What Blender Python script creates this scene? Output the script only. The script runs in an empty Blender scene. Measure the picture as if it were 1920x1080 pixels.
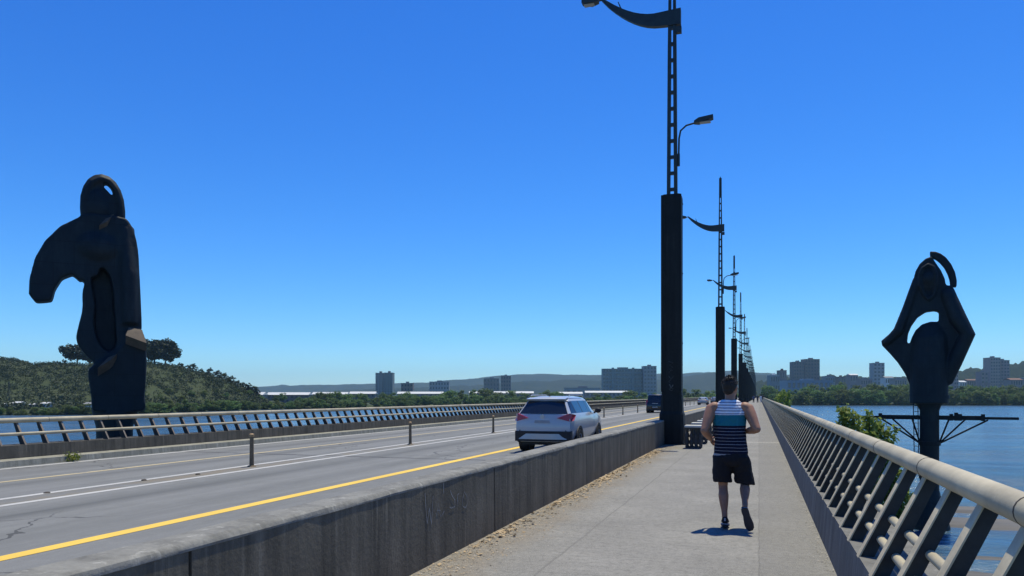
import bpy, bmesh, math, random
from mathutils import Vector, Matrix, noise
R = random.Random(7)
sc = bpy.context.scene
COL = sc.collection
PI = math.pi
# ------------------------------------------------------------------ camera model
F = 1387.0; VX, VY = 1423.0, 742.0; CAMZ = 1.58
TH = math.atan((VX - 960.0) / F)
CT, ST = math.cos(TH), math.sin(TH)
WATER = CAMZ - 8.0
ROADZ = -0.13
def at(px, py, zc):
    xc = (px - 960.0) / F * zc
    return Vector((CT * xc - ST * zc, ST * xc + CT * zc, CAMZ - (py - VY) / F * zc))
def atz(px, zc, z):
    p = at(px, VY, zc); return Vector((p.x, p.y, z))
def interp(tab, x):
    if x <= tab[0][0]: return tab[0][1]
    for (a, b), (c, d) in zip(tab, tab[1:]):
        if x <= c: return b + (d - b) * (x - a) / (c - a)
    return tab[-1][1]
def sm(t):
    t = max(0.0, min(1.0, t)); return t * t * (3 - 2 * t)
# ------------------------------------------------------------------ mesh builder
class MB:
    def __init__(s): s.v = []; s.f = []; s.m = []; s.cur = 0
    def add(s, vs, fs):
        n = len(s.v); s.v += [tuple(v) for v in vs]
        for f in fs: s.f.append(tuple(i + n for i in f)); s.m.append(s.cur)
    def box(s, x0, x1, y0, y1, z0, z1):
        s.add([(x0,y0,z0),(x1,y0,z0),(x1,y1,z0),(x0,y1,z0),(x0,y0,z1),(x1,y0,z1),(x1,y1,z1),(x0,y1,z1)],
              [(3,2,1,0),(4,5,6,7),(0,1,5,4),(1,2,6,5),(2,3,7,6),(3,0,4,7)])
        return s
    def prism(s, poly, a0, a1, axis='y'):
        """poly of 2-D points extruded along an axis; for y: (x,z); for x: (y,z); for z: (x,y)"""
        n = len(poly)
        def p(q, a): return (q[0], a, q[1]) if axis == 'y' else ((a, q[0], q[1]) if axis == 'x' else (q[0], q[1], a))
        vs = [p(q, a0) for q in poly] + [p(q, a1) for q in poly]
        fs = [tuple(range(n))[::-1], tuple(range(n, 2 * n))] + [(i, (i+1) % n, n + (i+1) % n, n + i) for i in range(n)]
        s.add(vs, fs); return s
    def loft(s, rings, cap=True):
        n = len(rings[0]); vs = [v for r in rings for v in r]; fs = []
        for k in range(len(rings) - 1):
            for i in range(n):
                a, b = k * n + i, k * n + (i + 1) % n
                fs.append((a, b, b + n, a + n))
        if cap:
            fs.append(tuple(range(n))[::-1]); fs.append(tuple(range((len(rings)-1)*n, len(rings)*n)))
        s.add(vs, fs); return s
    def tube(s, pts, rad, seg=10, cap=True, flat=1.0, roundcap=False):
        pts = [Vector(p) for p in pts]
        if not hasattr(rad, '__len__'): rad = [rad] * len(pts)
        rad = list(rad)
        if roundcap:
            d0 = (pts[0] - pts[1]).normalized(); d1 = (pts[-1] - pts[-2]).normalized()
            a = [(pts[0] + d0 * rad[0] * math.sin(t), rad[0] * math.cos(t)) for t in (1.45, 1.0, 0.5)]
            b = [(pts[-1] + d1 * rad[-1] * math.sin(t), rad[-1] * math.cos(t)) for t in (0.5, 1.0, 1.45)]
            pts = [p for p, _ in a] + pts + [p for p, _ in b]
            rad = [r for _, r in a] + rad + [r for _, r in b]
        rings = []; up = None
        for i, p in enumerate(pts):
            t = (pts[min(i+1, len(pts)-1)] - pts[max(i-1, 0)]).normalized()
            if up is None:
                up = Vector((0,0,1)) if abs(t.z) < .9 else Vector((0,1,0))
            u = t.cross(up).normalized(); w = u.cross(t).normalized(); up = w
            rings.append([p + u * (rad[i] * math.cos(2*PI*k/seg)) + w * (rad[i] * flat * math.sin(2*PI*k/seg)) for k in range(seg)])
        s.loft(rings, cap); return s
    def ell(s, c, r, seg=16, rings=10, rot=None):
        c = Vector(c); vs = []; M = rot or Matrix.Identity(3)
        for j in range(1, rings):
            ph = -PI/2 + PI * j / rings
            for k in range(seg):
                th = 2*PI*k/seg
                vs.append(c + M @ Vector((r[0]*math.cos(ph)*math.cos(th), r[1]*math.cos(ph)*math.sin(th), r[2]*math.sin(ph))))
        n0 = len(vs); vs += [c + M @ Vector((0,0,-r[2])), c + M @ Vector((0,0,r[2]))]
        fs = []
        for j in range(rings - 2):
            for k in range(seg):
                a, b = j*seg+k, j*seg+(k+1) % seg
                fs.append((a, b, b+seg, a+seg))
        for k in range(seg):
            fs.append((n0, (k+1) % seg, k)); fs.append((n0+1, (rings-2)*seg+k, (rings-2)*seg+(k+1) % seg))
        s.add(vs, fs); return s
    def disc_x(s, x0, x1, cy, cz, r, seg=24, r_in=0):
        ring = lambda x, rr: [(x, cy + rr*math.cos(2*PI*k/seg), cz + rr*math.sin(2*PI*k/seg)) for k in range(seg)]
        if r_in: s.loft([ring(x0, r_in), ring(x0, r), ring(x1, r), ring(x1, r_in), ring(x0, r_in)], False)
        else: s.loft([ring(x0, r), ring(x1, r)])
        return s
    def mesh(s, name, mats):
        me = bpy.data.meshes.new(name); me.from_pydata(s.v, [], s.f)
        for m in (mats if isinstance(mats, (list, tuple)) else [mats]): me.materials.append(m)
        if max(s.m, default=0): me.polygons.foreach_set('material_index', s.m)
        me.update(); return me
    def build(s, name, mats, parent=None, smooth=None, loc=None):
        me = s.mesh(name, mats)
        if smooth is not None:
            me.polygons.foreach_set('use_smooth', [True] * len(me.polygons))
            if smooth < 3: me.set_sharp_from_angle(angle=smooth)
        return link(name, me, parent, loc)
def link(name, me, parent=None, loc=None):
    o = bpy.data.objects.new(name, me); COL.objects.link(o)
    if parent is not None: o.parent = parent
    if loc is not None: o.location = loc
    return o
def tag(o, label=None, cat=None, group=None, kind=None):
    if label: o['label'] = label
    if cat: o['category'] = cat
    if group: o['group'] = group
    if kind: o['kind'] = kind
    return o
def thing(name, label, cat, loc=(0,0,0), rz=0, group=None):
    o = bpy.data.objects.new(name, None); COL.objects.link(o); o.empty_display_size = .2
    o.location = loc; o.rotation_euler = (0, 0, rz)
    return tag(o, label, cat, group)
def dup(o, parent=None):
    kids = list(o.children)
    c = o.copy(); COL.objects.link(c)
    if parent is not None: c.parent = parent
    for k in kids: dup(k, c)
    return c
def structure(o): o['kind'] = 'structure'; return o
def stuff(o, label, cat): o['kind'] = 'stuff'; o['label'] = label; o['category'] = cat; return o
# ------------------------------------------------------------------ materials
class NT:
    def __init__(s, name):
        s.m = bpy.data.materials.new(name); s.m.use_nodes = True
        s.t = s.m.node_tree; s.b = s.t.nodes['Principled BSDF']; s.out = s.t.nodes['Material Output']
        s.tc = s.t.nodes.new('ShaderNodeTexCoord')
    def n(s, typ, **kw):
        nd = s.t.nodes.new(typ)
        for k, v in kw.items(): setattr(nd, k, v)
        return nd
    def l(s, a, b): s.t.links.new(a, b)
    def math(s, op, a, b=None, c=None):
        nd = s.n('ShaderNodeMath', operation=op)
        for i, x in enumerate((a, b, c)):
            if x is None: continue
            if isinstance(x, (int, float)): nd.inputs[i].default_value = x
            else: s.l(x, nd.inputs[i])
        return nd.outputs[0]
    def coord(s, scale=(1,1,1), which='Object'):
        mp = s.n('ShaderNodeMapping'); mp.inputs['Scale'].default_value = scale
        s.l(s.tc.outputs[which], mp.inputs[0]); return mp.outputs[0]
    def noise(s, scale, detail=6, rough=.6, stretch=(1,1,1), which='Object', dist=0):
        nd = s.n('ShaderNodeTexNoise'); nd.inputs['Scale'].default_value = scale
        nd.inputs['Detail'].default_value = detail; nd.inputs['Roughness'].default_value = rough
        nd.inputs['Distortion'].default_value = dist
        s.l(s.coord(stretch, which), nd.inputs['Vector']); return nd.outputs['Fac']
    def ramp(s, fac, stops, const=False):
        nd = s.n('ShaderNodeValToRGB'); cr = nd.color_ramp
        if const: cr.interpolation = 'CONSTANT'
        while len(cr.elements) < len(stops): cr.elements.new(.5)
        for e, (p, c) in zip(cr.elements, stops):
            e.position = p; e.color = (*c, 1) if len(c) == 3 else c
        s.l(fac, nd.inputs[0]); return nd.outputs[0]
    def g(s, fac, lo, hi):  # float remap with clamp
        nd = s.n('ShaderNodeMapRange'); nd.inputs['From Min'].default_value = lo; nd.inputs['From Max'].default_value = hi
        s.l(fac, nd.inputs['Value']); return nd.outputs[0]
    def mix(s, fac, a, b, blend='MIX'):
        nd = s.n('ShaderNodeMix', data_type='RGBA', blend_type=blend)
        for sock, x in ((nd.inputs['Factor'], fac), (nd.inputs['A'], a), (nd.inputs['B'], b)):
            if isinstance(x, (int, float)): sock.default_value = x
            elif isinstance(x, tuple): sock.default_value = (*x, 1)
            else: s.l(x, sock)
        return nd.outputs['Result']
    def bump(s, h, strength=.3, dist=.02):
        nd = s.n('ShaderNodeBump'); nd.inputs['Strength'].default_value = strength; nd.inputs['Distance'].default_value = dist
        s.l(h, nd.inputs['Height']); s.l(nd.outputs[0], s.b.inputs['Normal'])
    def col(s, c):
        if isinstance(c, tuple): s.b.inputs['Base Color'].default_value = (*c, 1)
        else: s.l(c, s.b.inputs['Base Color'])
    def set(s, **kw):
        for k, v in kw.items():
            nm = {'rough': 'Roughness', 'metal': 'Metallic', 'spec': 'Specular IOR Level', 'coat': 'Coat Weight', 'alpha': 'Alpha'}[k]
            s.b.inputs[nm].default_value = v
        return s
def simple(name, col, rough=.7, var=.25, scale=4, bump=.15, bscale=60, metal=0, spec=.4, coat=0, stretch=(1,1,1), rnd=0):
    n = NT(name); lo = tuple(c * (1 - var) for c in col); hi = tuple(min(1, c * (1 + var)) for c in col)
    c = n.mix(n.g(n.noise(scale, 6, .65, stretch), .3, .7), lo, hi)
    if rnd:
        oi = n.n('ShaderNodeObjectInfo')
        hs = n.n('ShaderNodeHueSaturation'); n.l(c, hs.inputs['Color'])
        n.l(n.math('MULTIPLY_ADD', oi.outputs['Random'], rnd * 2, 1 - rnd), hs.inputs['Value'])
        n.l(n.math('MULTIPLY_ADD', oi.outputs['Random'], .04, .48), hs.inputs['Hue'])
        c = hs.outputs[0]
    n.col(c); n.set(rough=rough, metal=metal, spec=spec, coat=coat)
    if bump: n.bump(n.noise(bscale, 4, .6, stretch), bump, .01)
    return n.m

def mat_road():
    n = NT('asphalt'); 
    streak = n.noise(1.0, 6, .65, (1.6, .035, 1))
    blot = n.noise(.35, 6, .7)
    fine = n.noise(60, 3, .7)
    c = n.mix(n.g(streak, .3, .7), (.126, .128, .119), (.220, .222, .209))
    c = n.mix(n.math('MULTIPLY', n.g(blot, .35, .75), .5), c, (.24, .24, .24))
    c = n.mix(n.math('MULTIPLY', n.g(fine, .35, .75), .4), c, (.09, .09, .095))
    c = n.mix(n.math('MULTIPLY', n.g(n.noise(5, 7, .8, (1, .5, 1)), .5, .75), .35), c, (.27, .27, .26))
    sx = n.n('ShaderNodeSeparateXYZ'); n.l(n.tc.outputs['Object'], sx.inputs[0])
    for x0 in (-6.3, -4.75, -10.1, -8.55, -13.6, -15.4):
        d = n.math('ABSOLUTE', n.math('ADD', sx.outputs['X'], -x0))
        c = n.mix(n.math('MULTIPLY', n.g(d, .5, .0), n.g(n.noise(.8, 5, .6, (1, .05, 1)), .3, .7)), c, (.095, .097, .093))
    d = n.math('ABSOLUTE', n.math('ADD', sx.outputs['X'], 11.5))
    c = n.mix(n.math('MULTIPLY', n.math('LESS_THAN', d, .3), n.g(n.noise(1.5, 7, .75, (1, .4, 1)), .45, .6)), c, (.19, .165, .125))
    vo = n.n('ShaderNodeTexVoronoi', feature='DISTANCE_TO_EDGE'); vo.inputs['Scale'].default_value = .28
    vm = n.n('ShaderNodeVectorMath', operation='ADD'); n.l(n.tc.outputs['Object'], vm.inputs[0])
    nv = n.n('ShaderNodeTexNoise'); nv.inputs['Scale'].default_value = 1.2; nv.inputs['Detail'].default_value = 5; n.l(n.tc.outputs['Object'], nv.inputs['Vector']); n.l(nv.outputs['Color'], vm.inputs[1])
    n.l(vm.outputs[0], vo.inputs['Vector'])
    crack = n.math('MULTIPLY', n.math('LESS_THAN', vo.outputs['Distance'], .006), n.g(n.noise(.12, 3, .5), .5, .56))
    c = n.mix(n.math('MULTIPLY', crack, .7), c, (.04, .04, .04))
    # transverse deck joints every 32 m with dark tar, and old cracks
    sep = n.n('ShaderNodeSeparateXYZ'); n.l(n.tc.outputs['Object'], sep.inputs[0])
    wob = n.math('MULTIPLY_ADD', n.noise(1.3, 4, .6), .5, sep.outputs['Y'])
    fr = n.math('FRACT', n.math('DIVIDE', n.math('ADD', wob, 13.5), 32.0))
    j = n.math('LESS_THAN', fr, .006)
    c = n.mix(n.math('MULTIPLY', j, .75), c, (.05, .05, .05))
    n.col(c); n.set(rough=.85, spec=.25); n.bump(fine, .25, .01); return n.m
def mat_walk():
    n = NT('worn_concrete_path')
    sep = n.n('ShaderNodeSeparateXYZ'); n.l(n.tc.outputs['Object'], sep.inputs[0])
    fine = n.noise(45, 4, .75); blot = n.noise(.8, 7, .7); brush = n.noise(3.0, 5, .65, (.35, 6, 1))
    c = n.mix(n.g(blot, .3, .7), (.18, .174, .157), (.295, .284, .257))
    c = n.mix(n.math('MULTIPLY', n.g(brush, .42, .75), .45), c, (.14, .137, .13))
    c = n.mix(n.math('MULTIPLY', n.g(fine, .4, .8), .35), c, (.36, .345, .315))
    spots = n.noise(7, 3, .5)
    c = n.mix(n.math('MULTIPLY', n.g(spots, .66, .74), .3), c, (.12, .115, .11))
    # slab right of the long joint is a different pour
    right = n.math('GREATER_THAN', sep.outputs['X'], 0.0)
    c = n.mix(n.math('MULTIPLY', right, .45), c, (.165, .16, .148))
    wob = n.math('MULTIPLY_ADD', n.noise(2.0, 4, .6), .05, -.025)
    xx = n.math('ADD', sep.outputs['X'], wob)
    for x0, w, st in ((0.0, .008, .4), (-1.87, .012, .4)):
        d = n.math('ABSOLUTE', n.math('SUBTRACT', xx, x0))
        c = n.mix(n.math('MULTIPLY', n.math('LESS_THAN', d, w), st), c, (.09, .087, .08))
    yy = n.math('MULTIPLY_ADD', n.noise(1.0, 4, .6), .35, sep.outputs['Y'])
    fr = n.math('FRACT', n.math('DIVIDE', n.math('ADD', yy, .8), 2.45))
    c = n.mix(n.math('MULTIPLY', n.math('LESS_THAN', fr, .006), .5), c, (.1, .096, .09))
    fr = n.math('FRACT', n.math('DIVIDE', n.math('ADD', sep.outputs['Y'], 5.9), 32.0))
    c = n.mix(n.math('MULTIPLY', n.math('LESS_THAN', fr, .02), .6), c, (.36, .345, .31))
    dx = n.math('MULTIPLY_ADD', n.noise(.9, 6, .7), 1.1, n.math('ADD', sep.outputs['X'], -.55))
    dirt = n.math('MULTIPLY', n.g(dx, -2.2, -2.5), n.g(n.noise(2.6, 7, .75), .25, .5))
    c = n.mix(n.math('MULTIPLY', dirt, .75), c, (.225, .19, .145))
    mott = n.noise(14, 6, .8); c = n.mix(n.math('MULTIPLY', n.g(mott, .46, .62), .6), c, (.12, .116, .105))
    grain = n.noise(90, 3, .8); c = n.mix(n.math('MULTIPLY', n.g(grain, .52, .62), .5), c, (.40, .385, .35)); c = n.mix(n.math('MULTIPLY', n.g(n.noise(70, 3, .8), .54, .64), .6), c, (.08, .078, .072))
    n.col(c); n.set(rough=.9, spec=.2); n.bump(n.math('ADD', fine, mott), .5, .012); return n.m
def mat_stained(name, lo, hi, dark, rough=.85, top=None):
    """cast concrete with vertical runs of dirt"""
    n = NT(name)
    runs = n.noise(1.0, 7, .7, (5, 5, .35)); blot = n.noise(.9, 6, .7); fine = n.noise(35, 4, .7)
    c = n.mix(n.g(blot, .3, .7), lo, hi)
    c = n.mix(n.math('MULTIPLY', n.g(runs, .42, .68), .7), c, dark)
    c = n.mix(n.math('MULTIPLY', n.g(n.noise(2.2, 8, .75, (2, 2, .6)), .58, .75), .35), c, tuple(min(1, v * 1.7) for v in hi))
    c = n.mix(n.math('MULTIPLY', n.g(fine, .45, .8), .25), c, dark)
    c = n.mix(n.math('MULTIPLY', n.g(n.noise(1.0, 5, .7, (11, 11, .5)), .58, .72), .4), c, tuple(min(1, v * 2.0) for v in hi))
    n.col(c); n.set(rough=rough, spec=.2); n.bump(n.noise(22, 6, .7), .4, .02); return n.m
def mat_paint_line(name, col, under=(.2,.2,.205), wear=.62):
    n = NT(name)
    w = n.noise(2.0, 10, .85, (2.5, .7, 1)); f = n.noise(40, 3, .7)
    c = n.mix(n.g(n.noise(.6, 5, .6), .3, .7), col, tuple(v * .8 for v in col))
    c = n.mix(n.g(w, wear, wear + .08), c, under)
    c = n.mix(n.math('MULTIPLY', n.g(f, .55, .8), .3), c, under)
    n.col(c); n.set(rough=.75, spec=.3); return n.m
def mat_leaf(name, a, b, c3, trans=.3, sc_=.5):
    n = NT(name)
    oi = n.n('ShaderNodeObjectInfo')
    geo = n.n('ShaderNodeNewGeometry')
    c = n.mix(n.g(n.noise(sc_, 4, .7), .35, .65), a, b)
    c = n.mix(n.math('MULTIPLY', n.g(n.noise(sc_ * 5.4, 3, .6), .5, .7), .6), c, c3)
    hs = n.n('ShaderNodeHueSaturation'); n.l(c, hs.inputs['Color'])
    n.l(n.math('MULTIPLY_ADD', oi.outputs['Random'], .6, .7), hs.inputs['Value'])
    n.l(n.math('MULTIPLY_ADD', oi.outputs['Random'], .05, .475), hs.inputs['Hue'])
    n.col(hs.outputs[0]); n.set(rough=.6, spec=.25)
    tr = n.n('ShaderNodeBsdfTranslucent'); n.l(hs.outputs[0], tr.inputs[0])
    mx = n.n('ShaderNodeMixShader'); mx.inputs[0].default_value = trans
    n.l(n.b.outputs[0], mx.inputs[1]); n.l(tr.outputs[0], mx.inputs[2]); n.l(mx.outputs[0], n.out.inputs[0])
    return n.m
def mat_water():
    n = NT('river_water')
    big = n.noise(.02, 5, .6, (.6, 2.2, 1)); mid = n.noise(.25, 4, .6, (.6, 2.4, 1))
    c = n.mix(n.g(big, .35, .65), (.026, .070, .122), (.065, .13, .19))
    shal = n.noise(.05, 6, .65, (.35, 2.6, 1))
    c = n.mix(n.math('MULTIPLY', n.g(shal, .48, .62), .6), c, (.13, .14, .14))
    c = n.mix(n.math('MULTIPLY', n.g(n.noise(.5, 6, .75, (.3, 1.6, 1)), .5, .62), .5), c, (.02, .05, .09))
    n.col(c); n.set(rough=.16, spec=.5); n.b.inputs['IOR'].default_value = 1.33
    w1 = n.noise(.9, 4, .65, (.5, 2.0, 1)); w2 = n.noise(.11, 3, .6, (.5, 2.0, 1))
    h = n.math('ADD', n.math('MULTIPLY', w1, .35), n.math('MULTIPLY', w2, 1.6))
    h = n.math('ADD', h, n.math('MULTIPLY', n.noise(4.5, 3, .6, (.6, 1.8, 1)), .1))
    nd = n.n('ShaderNodeBump'); nd.inputs['Distance'].default_value = .9; n.l(h, nd.inputs['Height'])
    slick = n.g(n.noise(.06, 6, .65, (.25, 2.4, 1)), .40, .62)
    n.l(n.math('MULTIPLY_ADD', slick, -.72, .95), nd.inputs['Strength']); n.l(nd.outputs[0], n.b.inputs['Normal']); return n.m
def mat_ground():
    n = NT('bank_soil_and_grass')
    a = n.noise(.03, 7, .7); b = n.noise(.3, 6, .7)
    c = n.mix(n.g(a, .35, .65), (.045, .062, .028), (.070, .080, .040))
    c = n.mix(n.math('MULTIPLY', n.g(b, .4, .7), .6), c, (.035, .05, .025))
    n.col(c); n.set(rough=.95, spec=.1); n.bump(b, .6, .6); return n.m
def mat_hill(name, a, b, c3, s):
    n = NT(name)
    c = n.mix(n.g(n.noise(s, 8, .72), .36, .64), a, b)
    c = n.mix(n.math('MULTIPLY', n.g(n.noise(s * 7, 5, .7), .45, .7), .6), c, c3)
    n.col(c); n.set(rough=.95, spec=.05); n.bump(n.noise(s * 10, 5, .7), .8, 3); return n.m
def mat_statue():
    n = NT('dark_bronze')
    a = n.noise(.9, 7, .7); r = n.noise(1.4, 6, .7, (1.2, 1.2, .35)); f = n.noise(9, 5, .7)
    c = n.mix(n.g(a, .35, .65), (.0032, .0075, .012), (.008, .0165, .021))
    c = n.mix(n.math('MULTIPLY', n.g(r, .52, .72), .6), c, (.020, .031, .035))
    c = n.mix(n.math('MULTIPLY', n.g(n.noise(.5, 6, .7), .6, .72), .5), c, (.022, .013, .008))
    # welded plates: thin seams
    br = n.n('ShaderNodeTexBrick'); br.inputs['Scale'].default_value = 1.0
    br.inputs['Brick Width'].default_value = 1.3; br.inputs['Row Height'].default_value = .8; br.inputs['Mortar Size'].default_value = .012
    mp = n.n('ShaderNodeMapping'); mp.inputs['Rotation'].default_value = (PI/2, 0, 0); n.l(n.tc.outputs['Object'], mp.inputs[0]); n.l(mp.outputs[0], br.inputs['Vector'])
    c = n.mix(n.math('MULTIPLY', br.outputs['Fac'], .7), c, (.003, .004, .005))
    n.col(c); n.set(rough=.64, spec=.33); n.bump(n.math('ADD', f, n.math('MULTIPLY', br.outputs['Fac'], -.6)), .35, .05); return n.m
def mat_tank():
    n = NT('striped_tank_fabric')
    sep = n.n('ShaderNodeSeparateXYZ'); n.l(n.tc.outputs['Object'], sep.inputs[0])
    z = n.math('ADD', sep.outputs['Z'], n.math('MULTIPLY_ADD', n.noise(3, 2, .5), .016, -.008))
    low = n.math('LESS_THAN', n.math('FRACT', n.math('DIVIDE', z, .0385)), .14)
    up = n.math('LESS_THAN', n.math('FRACT', n.math('DIVIDE', z, .034)), .34)
    cl = n.mix(low, (.012, .013, .028), (.26, .25, .27))
    cu = n.mix(up, (.74, .74, .78), (.16, .16, .24))
    c = n.mix(n.math('GREATER_THAN', z, 1.225), cl, (.018, .15, .19))
    c = n.mix(n.math('GREATER_THAN', z, 1.352), c, cu)
    c = n.mix(n.math('LESS_THAN', z, .885), c, (.35, .33, .34))
    n.col(c); n.set(rough=.9, spec=.1); n.bump(n.noise(9, 4, .6, (1, 1, .6)), .5, .03); return n.m
def emissive_none(): pass

M = {}
M['road'] = mat_road(); M['walk'] = mat_walk()
M['barrier'] = mat_stained('stained_concrete', (.100, .088, .066), (.180, .158, .120), (.036, .034, .028))
M['plinth'] = mat_stained('plinth_concrete', (.15, .147, .135), (.22, .212, .195), (.07, .068, .062))
M['sunlit_cap'] = mat_stained('sunlit_cap_concrete', (.19, .185, .165), (.27, .262, .235), (.085, .083, .075))  # barrier top coloured paler than the face to paint sunlight on it
M['kerb'] = mat_stained('kerb_concrete', (.25, .24, .19), (.36, .345, .28), (.12, .115, .09))
M['deck'] = mat_stained('deck_concrete', (.18, .175, .165), (.26, .25, .235), (.09, .088, .08))
M['yellow'] = mat_paint_line('yellow_road_paint', (.80, .53, .085), wear=.68)
M['fade'] = mat_paint_line('faded_road_paint', (.52, .43, .25), wear=.56)
M['white'] = mat_paint_line('white_road_paint', (.50, .49, .46), wear=.56)
M['rail'] = simple('beige_rail_paint', (.405, .352, .24), .6, .26, 2.2, .2, 40)
M['shaded_web'] = simple('shaded_fin_steel', (.035, .034, .032), .75, .4, 5, .2, 40)  # near-black fin sides: their shade is put into the colour
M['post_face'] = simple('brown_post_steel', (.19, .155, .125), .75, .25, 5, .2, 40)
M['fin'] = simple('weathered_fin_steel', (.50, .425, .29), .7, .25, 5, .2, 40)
M['joint'] = simple('joint_sealant', (.06, .05, .04), .8, .2)
M['lamp'] = mat_stained('dark_weathered_steel', (.008, .010, .011), (.020, .023, .022), (.006, .006, .006), .6)
M['mast'] = simple('grey_green_steel', (.022, .032, .034), .5, .3, 6, .1)
M['lens'] = simple('lamp_glass', (.30, .30, .28), .3, .1)
M['bronze'] = mat_statue()
M['sunlit_bronze'] = simple('sunlit_brown_bronze', (.085, .062, .045), .75, .35, 3, .3)  # brown bronze lightened so the robe ledges look sunlit
M['post'] = simple('delineator_post_paint', (.16, .115, .065), .7, .35, 8, .1)
M['post_band'] = simple('post_reflector', (.35, .22, .1), .5, .2)
M['bench_top'] = simple('pale_bench_concrete', (.55, .53, .47), .8, .15)
M['bench_leg'] = simple('dark_bench_concrete', (.055, .055, .05), .85, .3)
M['skin'] = simple('skin', (.31, .15, .09), .55, .12, 9, .08)
M['hair'] = simple('dark_brown_hair', (.014, .010, .008), .6, .5, 30, .9, 60, stretch=(1, 1, .3))
M['tank'] = mat_tank()
M['shorts'] = simple('navy_short_fabric', (.007, .007, .011), .9, .2, 5, .5, 14)
M['shoe'] = simple('black_shoe_mesh', (.012, .012, .016), .75, .3)
M['sole'] = simple('dark_sole_rubber', (.035, .034, .04), .8, .2)
M['trim'] = simple('white_shoe_foam', (.45, .44, .45), .7, .1)
M['eye'] = simple('eye_white', (.6, .58, .55), .3, .05, 4, 0)
M['carwhite'] = simple('white_car_paint', (.44, .455, .47), .28, .04, 2, 0, coat=.6)
M['carblack'] = simple('black_car_paint', (.012, .010, .014), .25, .1, 2, 0, coat=.6)
M['carsilver'] = simple('silver_car_paint', (.34, .35, .36), .3, .05, 2, 0, metal=.3, coat=.6)
M['cargrey'] = simple('grey_car_paint', (.16, .17, .18), .3, .05, 2, 0, metal=.3, coat=.6)
M['carglass'] = simple('tinted_car_glass', (.010, .014, .022), .06, .1, 2, 0, spec=.6)
M['carplastic'] = simple('black_car_plastic', (.016, .016, .018), .6, .15, 20, .1)
M['skid'] = simple('silver_bumper_plate', (.40, .40, .41), .35, .05, 2, 0, metal=.4)
M['red'] = simple('red_tail_lamp', (.36, .012, .02), .2, .2, 6, 0, coat=.5)
M['tyre'] = simple('tyre_rubber', (.012, .012, .012), .85, .2)
M['rim'] = simple('alloy_rim', (.16, .16, .17), .4, .1, metal=.6)
M['plate'] = simple('dull_plate', (.28, .29, .31), .5, .1)
M['water'] = mat_water(); M['ground'] = mat_ground()
M['mud'] = simple('wet_river_sand', (.108, .100, .086), .7, .35, .35, .5, 1.2, spec=.3, stretch=(.4, 1.6, 1))
M['hill_far'] = mat_hill('distant_forest', (.016, .026, .022), (.038, .046, .036), (.012, .020, .018), .006)
M['hill_mid'] = mat_hill('wooded_slope', (.010, .020, .012), (.030, .038, .022), (.006, .012, .008), .02)
M['leaf_bank'] = mat_leaf('bank_tree_leaves', (.055, .105, .03), (.14, .205, .055), (.22, .27, .09), .45)
M['leaf_hill'] = mat_leaf('hill_scrub_leaves', (.026, .042, .018), (.060, .076, .032), (.075, .082, .038), .2, .035)
M['leaf_dark'] = mat_leaf('dark_tree_leaves', (.010, .020, .009), (.022, .038, .015), (.04, .055, .022), .15)
M['leaf_near'] = mat_leaf('young_green_leaves', (.16, .24, .045), (.26, .34, .08), (.36, .40, .13), .5)
M['bark'] = simple('bark', (.07, .055, .04), .9, .4, 6, .5, 20, stretch=(1, 1, .3))
M['debris'] = simple('dry_leaf', (.36, .27, .165), .85, .4, 3, 0)
M['grit'] = simple('pale_grit', (.36, .33, .28), .9, .3, 3, 0)
M['chalk'] = simple('worn_white_spray_paint', (.20, .20, .195), .9, .5, 9, 0)
M['tagpaint'] = simple('grey_marker_paint', (.13, .135, .13), .9, .3, 9, 0)
M['bwhite'] = simple('pale_render', (.62, .60, .56), .8, .08, .3, 0, rnd=.15)
M['bgrey'] = simple('grey_concrete_wall', (.30, .30, .29), .8, .1, .2, 0, rnd=.1)
M['bdark'] = simple('dark_brick_wall', (.20, .165, .145), .8, .15, .3, 0, rnd=.15)
M['bteal'] = simple('green_grey_wall', (.20, .235, .225), .7, .1, .2, 0)
M['bblue'] = simple('blue_metal_cladding', (.17, .23, .30), .5, .1, .3, 0)
M['bpink'] = simple('pinkish_wall', (.32, .25, .225), .8, .1, .3, 0, rnd=.15)
M['roofwhite'] = simple('white_metal_roof', (.58, .58, .55), .5, .06, .3, 0)
M['roofred'] = simple('brown_tile_roof', (.16, .085, .06), .8, .2, 1, 0)
M['roofgrey'] = simple('grey_roof', (.20, .20, .20), .8, .1, 1, 0)
M['window'] = simple('building_glass', (.06, .075, .09), .12, .2, .3, 0, spec=.6)
M['shirt_white'] = simple('white_cloth', (.7, .7, .7), .9, .05)
M['cloth_dark'] = simple('dark_cloth', (.03, .03, .04), .9, .1)
M['cloth_blue'] = simple('blue_cloth', (.06, .09, .16), .9, .1)

# ------------------------------------------------------------------ world, sun, camera, haze
SUN_EL, SUN_AZ = math.radians(72), math.radians(13)       # azimuth from +Y, clockwise
w = bpy.data.worlds.new('World'); sc.world = w; w.use_nodes = True
nt = w.node_tree; bg = nt.nodes['Background']
sky = nt.nodes.new('ShaderNodeTexSky'); sky.sky_type = 'NISHITA'; sky.sun_disc = False
sky.sun_elevation = SUN_EL; sky.sun_rotation = SUN_AZ; sky.altitude = 20
sky.air_density = 1.0; sky.dust_density = .1; sky.ozone_density = 3.5
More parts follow.
